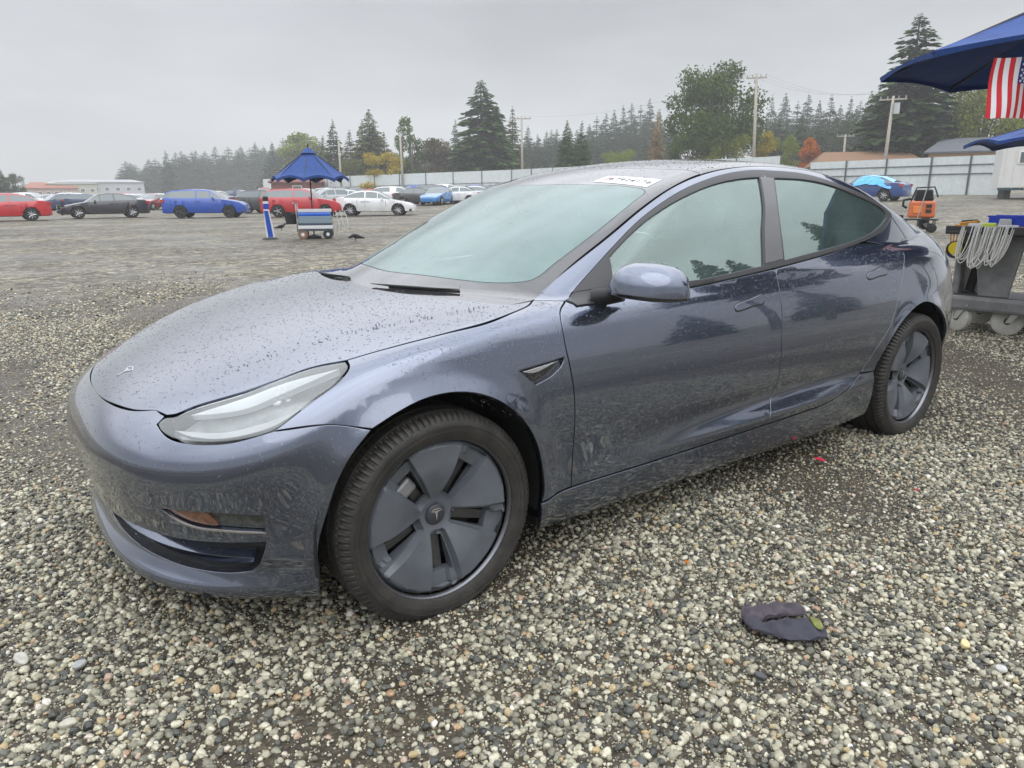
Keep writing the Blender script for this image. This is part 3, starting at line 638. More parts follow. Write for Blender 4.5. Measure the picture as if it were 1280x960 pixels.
# wheel wells, floor, cabin
def innards():
    for xc in (0., 2.865):
        for s in (-1, 1):
            mb = MB(); n = 20; V = []
            for y in (-.870, -.60):
                for k in range(n+1):
                    a = math.radians(-12+204*k/n); r = .415 if y > -.7 else .402
                    V.append((xc-.0+r*math.cos(a)*.97, y*-s, .334+r*math.sin(a)*1.03))
            mb.add(V, [(k, k+1, n+2+k, n+1+k) for k in range(n)]); mb.add([V[n+1+k] for k in range(n+1)], [tuple(range(n+1))])
            mb.build('wheel_well', WELL, CAR)
    mb = MB()
    mb.box((1.43, 0, .185), (2.05, 1.66, .03)); mb.box((1.43, 0, .20), (4.2, 1.12, .03)); mb.box((-.46, 0, .195), (.36, 1.3, .03)); mb.box((3.4, 0, .25), (.3, 1.3, .03))
    mb.build('underbody', WELL, CAR)
    mb = MB(); mb.box((1.7, 0, .30), (2.6, 1.5, .04)); mb.box((.40, 0, .6), (.03, 1.4, .55)); mb.box((1.7, -.80, .60), (2.5, .03, .60)); mb.box((1.7, .80, .60), (2.5, .03, .60)); mb.box((3.0, 0, .62), (.04, 1.4, .62)); mb.box((3.2, 0, .98), (.55, 1.2, .03))
    mb.build('cabin_tub', DARKINT, CAR)
    mb = MB(); mb.box((.62, 0, .86), (.46, 1.42, .12), ry=-.12); mb.box((.80, 0, .78), (.18, 1.40, .14)); mb.build('dashboard', mat('dash', (.16, .165, .165), .6), CAR, bevel=.03)
    mb = MB(); mb.box((.83, 0, .93), (.02, .38, .23), ry=.15); mb.build('centre_screen', GLOSSB, CAR, bevel=.008)
    mb = MB(); pts = [(.98+.03*math.sin(a), -.38+.18*math.cos(a), .86+.18*math.sin(a)) for a in np.linspace(0, 2*PI, 25)]; mb.tube(pts, .014, 8, cap=False); mb.tube([(.95, -.38, .84), (.80, -.38, .78)], .03, 8); mb.tube([(.98, -.56, .86), (.97, -.2, .86)], .016, 6); mb.build('steering_wheel', BLACK, CAR, smooth=True)
    for y in (-.38, .38):
        mb = MB(); mb.box((1.30, y, .50), (.52, .50, .20)); mb.box((1.62, y, .80), (.15, .48, .62), ry=.28, taper=.85); mb.build('front_seat', WHITESEAT, CAR, bevel=.05)
        mb = MB(); mb.box((1.73, y, 1.16), (.10, .26, .17), ry=.2, taper=.85); mb.build('headrest', WHITESEAT, CAR, bevel=.04)
    mb = MB(); mb.box((2.35, 0, .50), (.50, 1.3, .22)); mb.box((2.74, 0, .80), (.16, 1.28, .56), ry=.35); mb.build('rear_seat', WHITESEAT, CAR, bevel=.05)
    mb = MB(); mb.tube([(1.10, 0, 1.24), (1.10, 0, 1.28)], .012, 6); mb.box((1.085, 0, 1.215), (.03, .23, .06)); mb.build('rear_view_mirror', BLACK, CAR, bevel=.01)
    for s in (-1, 1):
        mb = MB(); mb.tube([(1.60, .80*s, .95), (1.70, .735*s, 1.10), (1.80, .66*s, 1.24), (1.84, .60*s, 1.33)], .035, 8); mb.build('inner_pillar', WHITESEAT, CAR, smooth=True)
innards()

# wheels
def disc_cover():
    """five-blade aero cover: flat blades, sunken bays with a slot in each"""
    n = 120; R0 = .236; HW = lambda u: .016+.175*u
    def loc(k, u, w):
        a = math.radians(57+72*k); return (u*math.cos(a)-w*math.sin(a), u*math.sin(a)+w*math.cos(a))
    def closed(L): 
        r = spline2([(p[0], p[1], 1) for p in L], .006)
        return r if area2(r) > 0 else r[::-1]
    A_, B_, S_ = [], [], []
    for k in range(5):
        A_.append(closed([loc(k, .050, -HW(.05)), loc(k, .226, -HW(.226)), loc(k, .226, HW(.226)), loc(k, .050, HW(.05))]))
        B_.append(closed([loc(k, .058, -HW(.058)+.004), loc(k, .220, -HW(.220)+.005), loc(k, .220, HW(.220)-.013), loc(k, .062, HW(.062)-.008)]))
        S_.append(closed([loc(k, .068, -HW(.068)+.006), loc(k, .176, -HW(.176)+.008), loc(k, .180, HW(.180)-.016), loc(k, .072, HW(.072)-.011)]))
    outer = np.array([(R0*math.cos(a), R0*math.sin(a)) for a in np.linspace(0, 2*PI, n, endpoint=False)])
    inner = np.array([(.229*math.cos(a), .229*math.sin(a)) for a in np.linspace(0, 2*PI, n, endpoint=False)]); hub = np.array([(.036*math.cos(a), .036*math.sin(a)) for a in np.linspace(0, 2*PI, 40, endpoint=False)])
    def height(q):
        r = np.hypot(q[:, 0], q[:, 1]); a = np.arctan2(q[:, 1], q[:, 0]); y = .034*ss(.03, .17, r)-.009*ss(.229, .236, r)-.004*ss(.037, .034, r)
        for k in range(5):
            ina = inpoly(q, A_[k]); dB = dpoly(q, B_[k]); inb = inpoly(q, B_[k]) | (dB < 1e-5); dA = dpoly(q, A_[k])
            f = np.where(inb, 1, np.where(ina, dA/(dA+dB+1e-9), 0)); y = y-f*(.024-.010*ss(.17, .22, r))
        # each blade tips slightly: proud along its leading edge
        ph = (np.degrees(a)-57+360) % 72
        return y+.015*(1-ph/72)*ss(.04, .09, r)*ss(.232, .222, r)*(ph > 5)
    V = [outer, inner, hub]+A_+B_+S_; g = np.arange(-.24, .241, .009); gx, gy = np.meshgrid(g, g); G = np.stack([gx.ravel(), gy.ravel()], 1)
    G = G[np.hypot(G[:, 0], G[:, 1]) < R0-.004]; dd = np.full(len(G), 9.)
    for t in V: dd = np.minimum(dd, dpoly(G, t))
    G = G[dd > .0035]; P0 = np.concatenate(V+[G]); ed = []; b = 0
    for t in V: ed += [(b+i, b+(i+1) % len(t)) for i in range(len(t))]; b += len(t)
    r = delaunay_2d_cdt([Vector(q) for q in P0], ed, [], 0, 1e-7); V2 = np.array([tuple(q) for q in r[0]]); F = np.array([f for f in r[2]])
    c = V2[F].mean(1); k = inpoly(c, outer)
    for t in S_: k &= ~inpoly(c, t)
    F = F[k]; H = height(V2); mb = MB(); mb.add([(q[0], -h, q[1]) for q, h in zip(V2, H)], [tuple(f) for f in F])
    for t in S_:
        h = height(t); m = len(t); mb.add([(q[0], -hh, q[1]) for q, hh in zip(t, h)]+[(q[0], .014, q[1]) for q in t], [(i, (i+1) % m, m+(i+1) % m, m+i) for i in range(m)])
    return mb
COVER = mat('cover_grey', (.100, .110, .125), .32, noise=.12, nscale=12)
ALLOY = mat('cast_alloy', (.10, .10, .104), .4, metal=.85, noise=.2, nscale=25)
TYRE = mat('tyre_rubber', (.016, .0155, .015), .55, noise=.35, nscale=18, bump=.2, bscale=120, col2=(.045, .041, .036), rnoise=.12)
def tyre_mesh():
    # profile across the tread: (y, r); the tread blocks come from pushing radii in by groove pattern
    half = [(-.1175, .262), (-.121, .275), (-.1235, .290), (-.1225, .300), (-.118, .3105), (-.1115, .3195), (-.104, .3262), (-.097, .3295), (-.090, .3310), (-.083, .3318), (-.078, .3320), (-.0775, .3320), (-.0695, .3322), (-.069, .3323), (-.060, .3328), (-.045, .333), (-.033, .3333), (-.0325, .3333), (-.0235, .3334), (-.023, .3334), (-.012, .3336), (0, .3337)]
    prof = [(-.100, .2545), (-.107, .2510), (-.1125, .2520), (-.1150, .2560), (-.1160, .2590)]+half
    full = prof+[(-y, r) for y, r in reversed(prof[:-1])]; n = 600; V = []; m = len(full)
    for i in range(n):
        a = 2*PI*i/n; pit = i % 6; row = (i//6)
        for j, (y, r) in enumerate(full):
            ay = abs(y); rr = r
            if .0695 <= ay <= .0775 or .0235 <= ay <= .0325: rr -= .0065
            elif .078 < ay < .1200 and r > .298 and pit in (0, 1): rr -= .0075 if ay < .112 else .0035
            elif .078 < ay < .112 and pit == 3: rr -= .0018
            elif ay < .0690 and (i+int(ay*400)) % 6 == 0: rr -= .0035
            V.append((rr*math.cos(a), y, rr*math.sin(a)))
    F = [(i*m+j, i*m+j+1, ((i+1) % n)*m+j+1, ((i+1) % n)*m+j) for i in range(n) for j in range(m-1)]
    return V, F
def make_wheel():
    root = bpy.data.objects.new('wheel', None); root.empty_display_size = .1; link(root, CAR)
    V, F = tyre_mesh(); o = MB().add(V, F).build('tyre', TYRE, root, smooth=32)
    for y, r in ((-.1218, .2790), (-.1238, .2945)):       # raised rings on the sidewall
        mb = MB(); mb.tube([(r*math.cos(a), y, r*math.sin(a)) for a in np.linspace(0, 2*PI, 97)], .0012, 5, cap=False); mb.build('sidewall_ring', TYRE, o, smooth=True)
    mb = MB(); mb.lathe([(.2365, -.094), (.2395, -.104), (.2440, -.1085), (.2480, -.1075), (.2485, -.1035), (.247, -.098)], n=96, axis='Y'); rim = mb.build('rim', mat('rim_edge', (.17, .175, .19), .3, metal=.9), root, smooth=True); rim.scale = (1.030, 1, 1.030)
    c = disc_cover().build('wheel_cover', COVER, root, smooth=24); c.location = (0, -.056, 0); c.scale = (1.032, 1, 1.032)
    for zs in (0,):
        capm = MB(); capm.lathe([(0, -.008), (.026, -.007), (.031, -.003), (.032, .004)], n=32, axis='Y'); cap = capm.build('centre_cap', mat('cap_grey', (.04, .043, .05), .3), c, smooth=40); cap.location = (0, -.001, 0)
        mb = MB()
        stem = [(0, -.019), (-.0028, .004), (-.005, .0105), (-.013, .0095), (-.011, .0135), (-.003, .0145), (0, .0115), (.003, .0145), (.011, .0135), (.013, .0095), (.005, .0105), (.0028, .004)]
        bar = [(-.0155, .0115), (-.011, .0165), (0, .0178), (.011, .0165), (.0155, .0115), (.0175, .0135), (.012, .0195), (0, .0212), (-.012, .0195), (-.0175, .0135)]
        for ol in (stem, bar):
            k = len(ol); mb.add([(x, -.0095, z) for x, z in ol]+[(x, -.006, z) for x, z in ol], [tuple(range(k))]+[(i, (i+1) % k, k+(i+1) % k, k+i) for i in range(k)])
        mb.build('badge', BADGE, cap)
    # alloy wheel, brake disc and calliper behind the slots
    mb = MB(); mb.lathe([(.234, -.095), (.226, -.06), (.218, .02), (.222, .10)], n=64, axis='Y'); mb.build('rim_barrel', ALLOY, root, smooth=True)
    mb = MB()
    for k in range(10):
        a = math.radians(20+36*k); ca, sa = math.cos(a), math.sin(a); d = Vector((ca, 0, sa)); t = Vector((-sa, 0, ca))
        P = [d*.05+t*.018+Vector((0, -.03, 0)), d*.05-t*.018+Vector((0, -.03, 0)), d*.222-t*.012+Vector((0, -.058, 0)), d*.222+t*.012+Vector((0, -.058, 0))]
        mb.add(P+[p+Vector((0, .035, 0)) for p in P], [(0, 1, 2, 3), (4, 5, 6, 7), (0, 1, 5, 4), (1, 2, 6, 5), (2, 3, 7, 6), (3, 0, 4, 7)])
    mb.build('alloy_spokes', ALLOY, root)
    mb = MB(); mb.lathe([(.02, -.012), (.165, -.012), (.165, .012), (.02, .012)], n=48, axis='Y'); mb.build('brake_disc', mat('brake_steel', (.07, .068, .065), .5, metal=.9), root, smooth=30)
    mb = MB(); mb.lathe([(.0, .03), (.22, .03)], n=32, axis='Y'); mb.build('backing_plate', WELL, root)
    mb = MB(); mb.box((-.115, -.02, .085), (.05, .07, .12), ry=.9); mb.build('brake_calliper', mat('calliper_grey', (.3, .3, .31), .45, metal=.5), root, bevel=.01)
    return root
w0 = make_wheel(); w0.location = (0, -.790, .334)
for x, y, rz, sp in ((2.875, -.790, 0, .42), (0, .790, PI, 0), (2.875, .790, PI, .3)):
    wc = copy_tree(w0, CAR); wc.location = (x, y, .334); wc.rotation_euler = (0, 0, rz) if rz else (0, sp, 0)

# rain beads standing on the upper panels
WATER = mat('water', (1, 1, 1), .0, trans=1, ior=1.33)
def beads(name, ol, n, parent, rmin, rmax, push=0, seedy=1, up=.35, fn=None, pm=None):
    rg = np.random.default_rng(seedy); pm = PMap(*(pm or ('top',))); uq = pm.uv([p[:3] for p in ol]); q = spline2([(p[0], p[1], 0) for p in uq], .05)
    lo, hi = q.min(0), q.max(0); Q = lo+rg.random((int(n*2.2), 2))*(hi-lo); Q = Q[inpoly(Q, q) & (dpoly(Q, q) > .012)][:n]
    S, N = pm.surf(Q)
    if fn is not None: S = S+N*fn(S)[:, None]
    k = N[:, 2] > up; S, N = S[k], N[k]; m = len(S)
    r = rmin+(rmax-rmin)*rg.random(m)**3.2
    t1 = np.cross(N, [0, 1, 0]); t1 /= np.linalg.norm(t1, axis=1, keepdims=True); t2 = np.cross(N, t1)
    K = 7; V = []; 
    el = 1+.5*rg.random(m); an = rg.random(m)*PI
    rings = [(1.0, .0), (.86, .30), (.5, .50)]
    allv = []
    for rr, hh in rings:
        for j in range(K):
            a = 2*PI*j/K; ca = math.cos(a)*el; sa = math.sin(a); c2 = ca*np.cos(an)-sa*np.sin(an); s2 = ca*np.sin(an)+sa*np.cos(an)
            allv.append(S+(t1*c2[:, None]+t2*s2[:, None])*(rr*r)[:, None]+N*(hh*r*.85+push)[:, None])
    allv.append(S+N*(.58*r*.85+push)[:, None])
    A = np.stack(allv, 1).reshape(-1, 3); B = len(rings)*K+1; F = []
    loc = [(i*K+j, i*K+(j+1) % K, (i+1)*K+(j+1) % K, (i+1)*K+j) for i in range(2) for j in range(K)]+[(2*K+j, 2*K+(j+1) % K, 3*K) for j in range(K)]
    for i in range(m): F += [tuple(v+i*B for v in f) for f in loc]
    o = MB().add(A.tolist(), F).build(name, WATER, parent, smooth=True); o['kind'] = 'stuff'; return o
beads('rain_beads', symm(hood_half), 9000, hood, .0007, .0030, fn=hood_bump)
beads('rain_beads', ws, 1800, CAR, .0007, .0028, seedy=2, up=.2)
beads('rain_beads', roof, 4500, CAR, .0008, .0036, seedy=3, up=.2)

for ol, pn, sd in ((front_door, fd[0], 4), (rear_door, rd[0], 5), (fender_ol[:14], fen[0], 6)): beads('rain_beads', ol, 6000 if sd < 6 else 4200, pn, .0006, .0028, seedy=sd, up=-2, pm=XC)
beads('rain_beads', symm(bump_half), 5000, bumper, .0007, .0026, seedy=7, up=-.2, pm=BM)

# ------------------------------------------------------------ ground
def terrain(x, y):
    """gentle lot: level round the sedan, rising towards the right-hand fence"""
    x = np.asarray(x, float); y = np.asarray(y, float)
    s = np.log1p(np.exp(np.clip((x-19)/3, -30, 30)))*3*.030
    r = np.hypot(x-1.2, y)
    und = .010*np.sin(x*1.7+.6*y)*np.sin(y*1.3-.4*x)+.007*np.sin(x*3.9-y*2.2)
    return np.minimum(s, 6)+und*ss(30, 8, r)*ss(1.0, 2.6, np.maximum(np.abs(x-1.4)-1.6, 0)+np.maximum(np.abs(y)-.2, 0))
def tz(x, y): return float(terrain(np.array([x]), np.array([y]))[0])
def gravel_material():
    m = bpy.data.materials.new('gravel_lot'); m.use_nodes = True; t = m.node_tree; p = t.nodes['Principled BSDF']; L = t.links.new
    tc = nd(t, 'ShaderNodeTexCoord')
    def noise(sc, det=6, vec=None, rough=.6):
        n = nd(t, 'ShaderNodeTexNoise'); n.inputs['Scale'].default_value = sc; n.inputs['Detail'].default_value = det; n.inputs['Roughness'].default_value = rough; L(vec or tc.outputs['Object'], n.inputs[0]); return n
    def ramp(src, stops):
        r = nd(t, 'ShaderNodeValToRGB'); L(src, r.inputs[0]); e = r.color_ramp.elements
        e[0].position, e[0].color = stops[0][0], (*stops[0][1], 1); e[1].position, e[1].color = stops[-1][0], (*stops[-1][1], 1)
        for q in stops[1:-1]: k = e.new(q[0]); k.color = (*q[1], 1)
        return r
    v = nd(t, 'ShaderNodeTexVoronoi'); v.inputs['Scale'].default_value = 42; L(tc.outputs['Object'], v.inputs[0])
    sep = nd(t, 'ShaderNodeSeparateColor'); L(v.outputs['Color'], sep.inputs[0])
    stone = ramp(sep.outputs[0], [(0, (.05, .048, .043)), (.35, (.13, .125, .105)), (.6, (.22, .21, .175)), (.85, (.33, .31, .26)), (1, (.45, .44, .40))])
    v2 = nd(t, 'ShaderNodeTexVoronoi'); v2.inputs['Scale'].default_value = 12; L(tc.outputs['Object'], v2.inputs[0]); s2 = nd(t, 'ShaderNodeSeparateColor'); L(v2.outputs['Color'], s2.inputs[0])
    # wheel tracks: long soft bands across the lot
    mp = nd(t, 'ShaderNodeMapping'); mp.inputs['Rotation'].default_value = (0, 0, math.radians(33)); mp.inputs['Scale'].default_value = (.045, .33, 1); L(tc.outputs['Object'], mp.inputs[0])
    band = noise(1.0, 5, mp.outputs[0]); bcol = ramp(band.outputs[0], [(.36, (.045, .039, .027)), (.46, (.098, .086, .061)), (.55, (.155, .138, .10)), (.66, (.235, .212, .16))])
    big = noise(.35, 4)
    mx = nd(t, 'ShaderNodeMix', data_type='RGBA'); mx.inputs[0].default_value = .52; L(stone.outputs[0], mx.inputs[6]); L(bcol.outputs[0], mx.inputs[7])
    # near the sedan the bed between the pebbles is wet dark grit
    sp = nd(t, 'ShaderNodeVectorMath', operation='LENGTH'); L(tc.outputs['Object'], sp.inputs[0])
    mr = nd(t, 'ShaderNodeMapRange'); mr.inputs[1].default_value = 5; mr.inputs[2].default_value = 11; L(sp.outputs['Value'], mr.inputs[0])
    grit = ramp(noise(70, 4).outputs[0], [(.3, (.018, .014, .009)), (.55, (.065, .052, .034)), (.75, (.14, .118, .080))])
    s2r = ramp(s2.outputs[0], [(0, (.35, .34, .32)), (.5, (.9, .89, .86)), (1, (1.7, 1.68, 1.6))]); v3 = nd(t, 'ShaderNodeTexVoronoi'); v3.inputs['Scale'].default_value = 5; L(tc.outputs['Object'], v3.inputs[0]); s3 = nd(t, 'ShaderNodeSeparateColor'); L(v3.outputs['Color'], s3.inputs[0]); s3r = ramp(s3.outputs[0], [(0, (.62, .61, .6)), (1, (1.3, 1.3, 1.28))])
    mxa = nd(t, 'ShaderNodeMix', data_type='RGBA', blend_type='MULTIPLY'); mxa.inputs[0].default_value = 1; L(mx.outputs[2], mxa.inputs[6]); L(s2r.outputs[0], mxa.inputs[7]); mxb = nd(t, 'ShaderNodeMix', data_type='RGBA', blend_type='MULTIPLY'); mxb.inputs[0].default_value = 1; L(mxa.outputs[2], mxb.inputs[6]); L(s3r.outputs[0], mxb.inputs[7]); mx = mxb
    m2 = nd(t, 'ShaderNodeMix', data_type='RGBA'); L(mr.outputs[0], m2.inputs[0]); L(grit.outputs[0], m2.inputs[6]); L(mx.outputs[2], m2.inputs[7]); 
    mo_ = noise(2.6, 8, None, .75); mot = ramp(mo_.outputs[0], [(.36, (.50, .49, .46)), (.5, (.95, .94, .90)), (.62, (1.28, 1.26, 1.18))])
    m22 = nd(t, 'ShaderNodeMix', data_type='RGBA', blend_type='MULTIPLY'); m22.inputs[0].default_value = .8; L(m2.outputs[2], m22.inputs[6]); L(mot.outputs[0], m22.inputs[7]); m2 = m22
    m3 = nd(t, 'ShaderNodeMix', data_type='RGBA', blend_type='MULTIPLY'); m3.inputs[0].default_value = .55; L(m2.outputs[2], m3.inputs[6]); L(ramp(big.outputs[0], [(.3, (.55, .53, .5)), (.7, (1, 1, 1))]).outputs[0], m3.inputs[7]); L(m3.outputs[2], p.inputs['Base Color'])
    rr = ramp(big.outputs[0], [(.35, (.35, .35, .35)), (.6, (.8, .8, .8))]); L(rr.outputs[0], p.inputs['Roughness'])
    ad = nd(t, 'ShaderNodeMath', operation='ADD'); L(sep.outputs[1], ad.inputs[0]); L(s2.outputs[0], ad.inputs[1])
    b = nd(t, 'ShaderNodeBump'); b.inputs['Strength'].default_value = .7; b.inputs['Distance'].default_value = .02; L(ad.outputs[0], b.inputs['Height']); L(b.outputs[0], p.inputs['Normal'])
    return m
def ground():
    ax = [-900, -500, -300, -200, -140, -100, -70, -50, -36, -26, -19, -14]+[float(v) for v in np.arange(-11, 16, .22)]+[17, 19, 21, 23, 25, 28, 31, 35, 40, 46, 53, 60, 70, 82, 96, 112, 130, 160, 200, 260, 350, 500, 800, 1400]
    ay = [-700, -300, -150, -80, -45, -28, -18, -12]+[float(v) for v in np.arange(-8.5, 16, .22)]+[17, 19, 22, 25, 28, 32, 36, 41, 47, 54, 62, 72, 84, 100, 120, 150, 190, 250, 350, 600, 1200]
    X, Y = np.meshgrid(ax, ay); Z = terrain(X, Y); n = len(ax)
    V = np.stack([X.ravel(), Y.ravel(), Z.ravel()], 1).tolist(); F = [(j*n+i, j*n+i+1, (j+1)*n+i+1, (j+1)*n+i) for j in range(len(ay)-1) for i in range(n-1)]
    o = MB().add(V, F).build('ground', gravel_material(), smooth=True); tag(o, 'rain-wet gravel lot of grey and tan stones with pale wheel tracks', kind='structure')
ground()
def pebble_material():
    m = bpy.data.materials.new('pebbles'); m.use_nodes = True; t = m.node_tree; p = t.nodes['Principled BSDF']; L = t.links.new
    oi = nd(t, 'ShaderNodeObjectInfo'); r = nd(t, 'ShaderNodeValToRGB'); L(oi.outputs['Random'], r.inputs[0]); r.color_ramp.interpolation = 'LINEAR'
    st = [(0, (.045, .045, .040)), (.14, (.10, .105, .092)), (.28, (.175, .168, .128)), (.45, (.285, .27, .20)), (.66, (.41, .39, .285)), (.86, (.60, .57, .44)), (.91, (.27, .24, .19)), (.955, (.46, .36, .19)), (.975, (.34, .21, .13)), (1, (.78, .76, .68))]
    e = r.color_ramp.elements; e[0].color = (*st[0][1], 1); e[1].color = (*st[-1][1], 1)
    for q in st[1:-1]: k = e.new(q[0]); k.color = (*q[1], 1)
    tc = nd(t, 'ShaderNodeTexCoord'); n = nd(t, 'ShaderNodeTexNoise'); n.inputs['Scale'].default_value = 2.2; n.inputs['Detail'].default_value = 5; L(tc.outputs['Object'], n.inputs[0])
    mr = nd(t, 'ShaderNodeMapRange'); mr.inputs[1].default_value = .3; mr.inputs[2].default_value = .7; mr.inputs[3].default_value = .72; mr.inputs[4].default_value = 1.15; L(n.outputs[0], mr.inputs[0])
    vm = nd(t, 'ShaderNodeVectorMath', operation='SCALE'); L(r.outputs[0], vm.inputs[0]); L(mr.outputs[0], vm.inputs['Scale']); L(vm.outputs[0], p.inputs['Base Color'])
    mo = nd(t, 'ShaderNodeMath', operation='FRACT'); mm = nd(t, 'ShaderNodeMath', operation='MULTIPLY'); mm.inputs[1].default_value = 7.31; L(oi.outputs['Random'], mm.inputs[0]); L(mm.outputs[0], mo.inputs[0])
    m2 = nd(t, 'ShaderNodeMapRange'); m2.inputs[3].default_value = .25; m2.inputs[4].default_value = .75; L(mo.outputs[0], m2.inputs[0]); L(m2.outputs[0], p.inputs['Roughness'])
    b = nd(t, 'ShaderNodeBump'); b.inputs['Strength'].default_value = .25; b.inputs['Distance'].default_value = .1; L(n.outputs[0], b.inputs['Height']); L(b.outputs[0], p.inputs['Normal'])
    return m
PEB = pebble_material()
def pebbles():
    rg = np.random.default_rng(11); src = bpy.data.collections.new('pebble_sources')
    for k in range(7):
        bm = bmesh.new(); bmesh.ops.create_icosphere(bm, subdivisions=2, radius=.5)
        a = rg.random(3)*[.25, .35, .3]+[.8, .60, .42]; ph = rg.random(9)*6
        for v in bm.verts:
            c = v.co; d = 1+.12*math.sin(c.x*5+ph[0])*math.sin(c.y*5+ph[1])+.09*math.sin(c.z*7+ph[2]+c.x*4)
            v.co = Vector((c.x*a[0]*d, c.y*a[1]*d, c.z*a[2]*d))
        if k != 3:      # split faces: a few flat breaks
            for _ in range(4 if k % 2 else 2):
                n = Vector(rg.normal(size=3)).normalized(); dd = .30*a[2]+.06
                for v in bm.verts:
                    h = v.co.dot(n)-dd
                    if h > 0: v.co -= n*h
        me = bpy.data.meshes.new('pebble'); bm.to_mesh(me); bm.free(); me.polygons.foreach_set('use_smooth', [True]*len(me.polygons)); me.materials.append(PEB)
        o = bpy.data.objects.new('pebble', me); src.objects.link(o)
    def field(name, n, r0, r1, smin_, smax_, label, ang=49, sink=.2):
        # area-uniform wedge in front of the viewer
        th = CYAW+np.radians(rg.uniform(-ang, ang, n)); r = np.sqrt(rg.uniform(r0*r0, r1*r1, n))
        x = CAMP.x+r*np.sin(th); y = CAMP.y+r*np.cos(th); s = smin_+(smax_-smin_)*rg.random(n)**2.6
        # fewer and smaller stones in the trodden patches
        pa = np.sin(x*1.3+.5)*np.sin(y*1.1+1.7)+.6*np.sin(x*2.9-y*2.1)+.5*np.sin(x*.7+y*.9); k = (rg.random(n) > .62*ss(.1, 1.1, pa)) & (rg.random(n) > .55*ss(.75, .2, np.hypot((x+.75)/1.1, (y+1.25)/.45))) & (rg.random(n) > ss(8.5, 14.5, r+1.2*np.sin(th*9)+.8*np.sin(th*23))); x, y, s, pa = x[k], y[k], s[k], pa[k]; s = s*(1-.38*ss(.1, 1.1, pa)); n = len(x)
        z = terrain(x, y)+s*rg.uniform(-.10, .28, n)
        me = bpy.data.meshes.new(name); me.vertices.add(n); me.vertices.foreach_set('co', np.stack([x, y, z], 1).ravel())
        at = me.attributes.new('scl', 'FLOAT', 'POINT'); at.data.foreach_set('value', s)
        rot = np.stack([rg.normal(0, .3, n), rg.normal(0, .3, n), rg.uniform(0, 6.28, n)], 1); at = me.attributes.new('rot', 'FLOAT_VECTOR', 'POINT'); at.data.foreach_set('vector', rot.ravel())
        at = me.attributes.new('pick', 'INT', 'POINT'); at.data.foreach_set('value', rg.integers(0, 7, n))
        o = bpy.data.objects.new(name, me); link(o); tag(o, label, None, kind='stuff')
        g = bpy.data.node_groups.new('scatter', 'GeometryNodeTree'); g.interface.new_socket('Geometry', in_out='INPUT', socket_type='NodeSocketGeometry'); g.interface.new_socket('Geometry', in_out='OUTPUT', socket_type='NodeSocketGeometry')
        i = g.nodes.new('NodeGroupInput'); u = g.nodes.new('NodeGroupOutput'); ip = g.nodes.new('GeometryNodeInstanceOnPoints'); ci = g.nodes.new('GeometryNodeCollectionInfo'); ci.inputs[0].default_value = src; ci.inputs[1].default_value = True; ci.inputs[2].default_value = True
        def na(nm, ty): q = g.nodes.new('GeometryNodeInputNamedAttribute'); q.data_type = ty; q.inputs[0].default_value = nm; return q.outputs[0]
        L = g.links.new; mp = g.nodes.new('GeometryNodeMeshToPoints'); L(i.outputs[0], mp.inputs[0]); L(mp.outputs[0], ip.inputs['Points']); L(ci.outputs[0], ip.inputs['Instance']); ip.inputs['Pick Instance'].default_value = True
        L(na('pick', 'INT'), ip.inputs['Instance Index']); L(na('scl', 'FLOAT'), ip.inputs['Scale'])
        er = g.nodes.new('FunctionNodeEulerToRotation'); L(na('rot', 'FLOAT_VECTOR'), er.inputs[0]); L(er.outputs[0], ip.inputs['Rotation'])
        L(ip.outputs[0], u.inputs[0]); md = o.modifiers.new('scatter', 'NODES'); md.node_group = g
    field('gravel', 145000, .7, 4.2, .007, .032, 'loose rounded gravel of mixed grey, tan and cream stones', ang=60)
    field('gravel', 180000, 4.2, 9.0, .010, .030, 'loose gravel stretching back beyond the sedan', ang=55)
    field('gravel', 150000, .7, 4.6, .004, .013, 'fine grit between the pebbles near the viewer', ang=58)
    field('gravel', 80000, 9.0, 15, .018, .045, 'coarse gravel of the middle of the lot')
pebbles()

# ------------------------------------------------------------ things behind the sedan
_F = Vector((math.sin(CYAW), math.cos(CYAW), 0)); _R = Vector((math.cos(CYAW), -math.sin(CYAW), 0))
def ray_dir(u, v): return (u-640)/CF*_r-(v-480)/CF*_u+_f
def P(u, v, d):
    """point seen at photo position (u, v), d metres ahead of the viewer"""
    q = ray_dir(u, v); return CAMP+q*(d/q.dot(_F))
def G(u, v):
    """ground point under photo position (u, v)"""
    q = ray_dir(u, v); t = .5; last = t
    while t < 900:
        p = CAMP+q*t
        if p.z <= tz(p.x, p.y): break
        last = t; t *= 1.01
    a, b = last, t
    for _ in range(30):
        m = (a+b)/2; p = CAMP+q*m
        if p.z <= tz(p.x, p.y): b = m
        else: a = m
    p = CAMP+q*b; return Vector((p.x, p.y, tz(p.x, p.y)))
def D(u, d):
    """ground point in the direction of column u at distance d ahead"""
    p = P(u, 242, d); return Vector((p.x, p.y, tz(p.x, p.y)))
def facing(p, extra=0):
    """rotation whose local x runs to the viewer's right at p and local -y points at the viewer"""
    v = Vector((p.x-CAMP.x, p.y-CAMP.y)); return math.atan2(v.y, v.x)-PI/2+math.radians(extra)

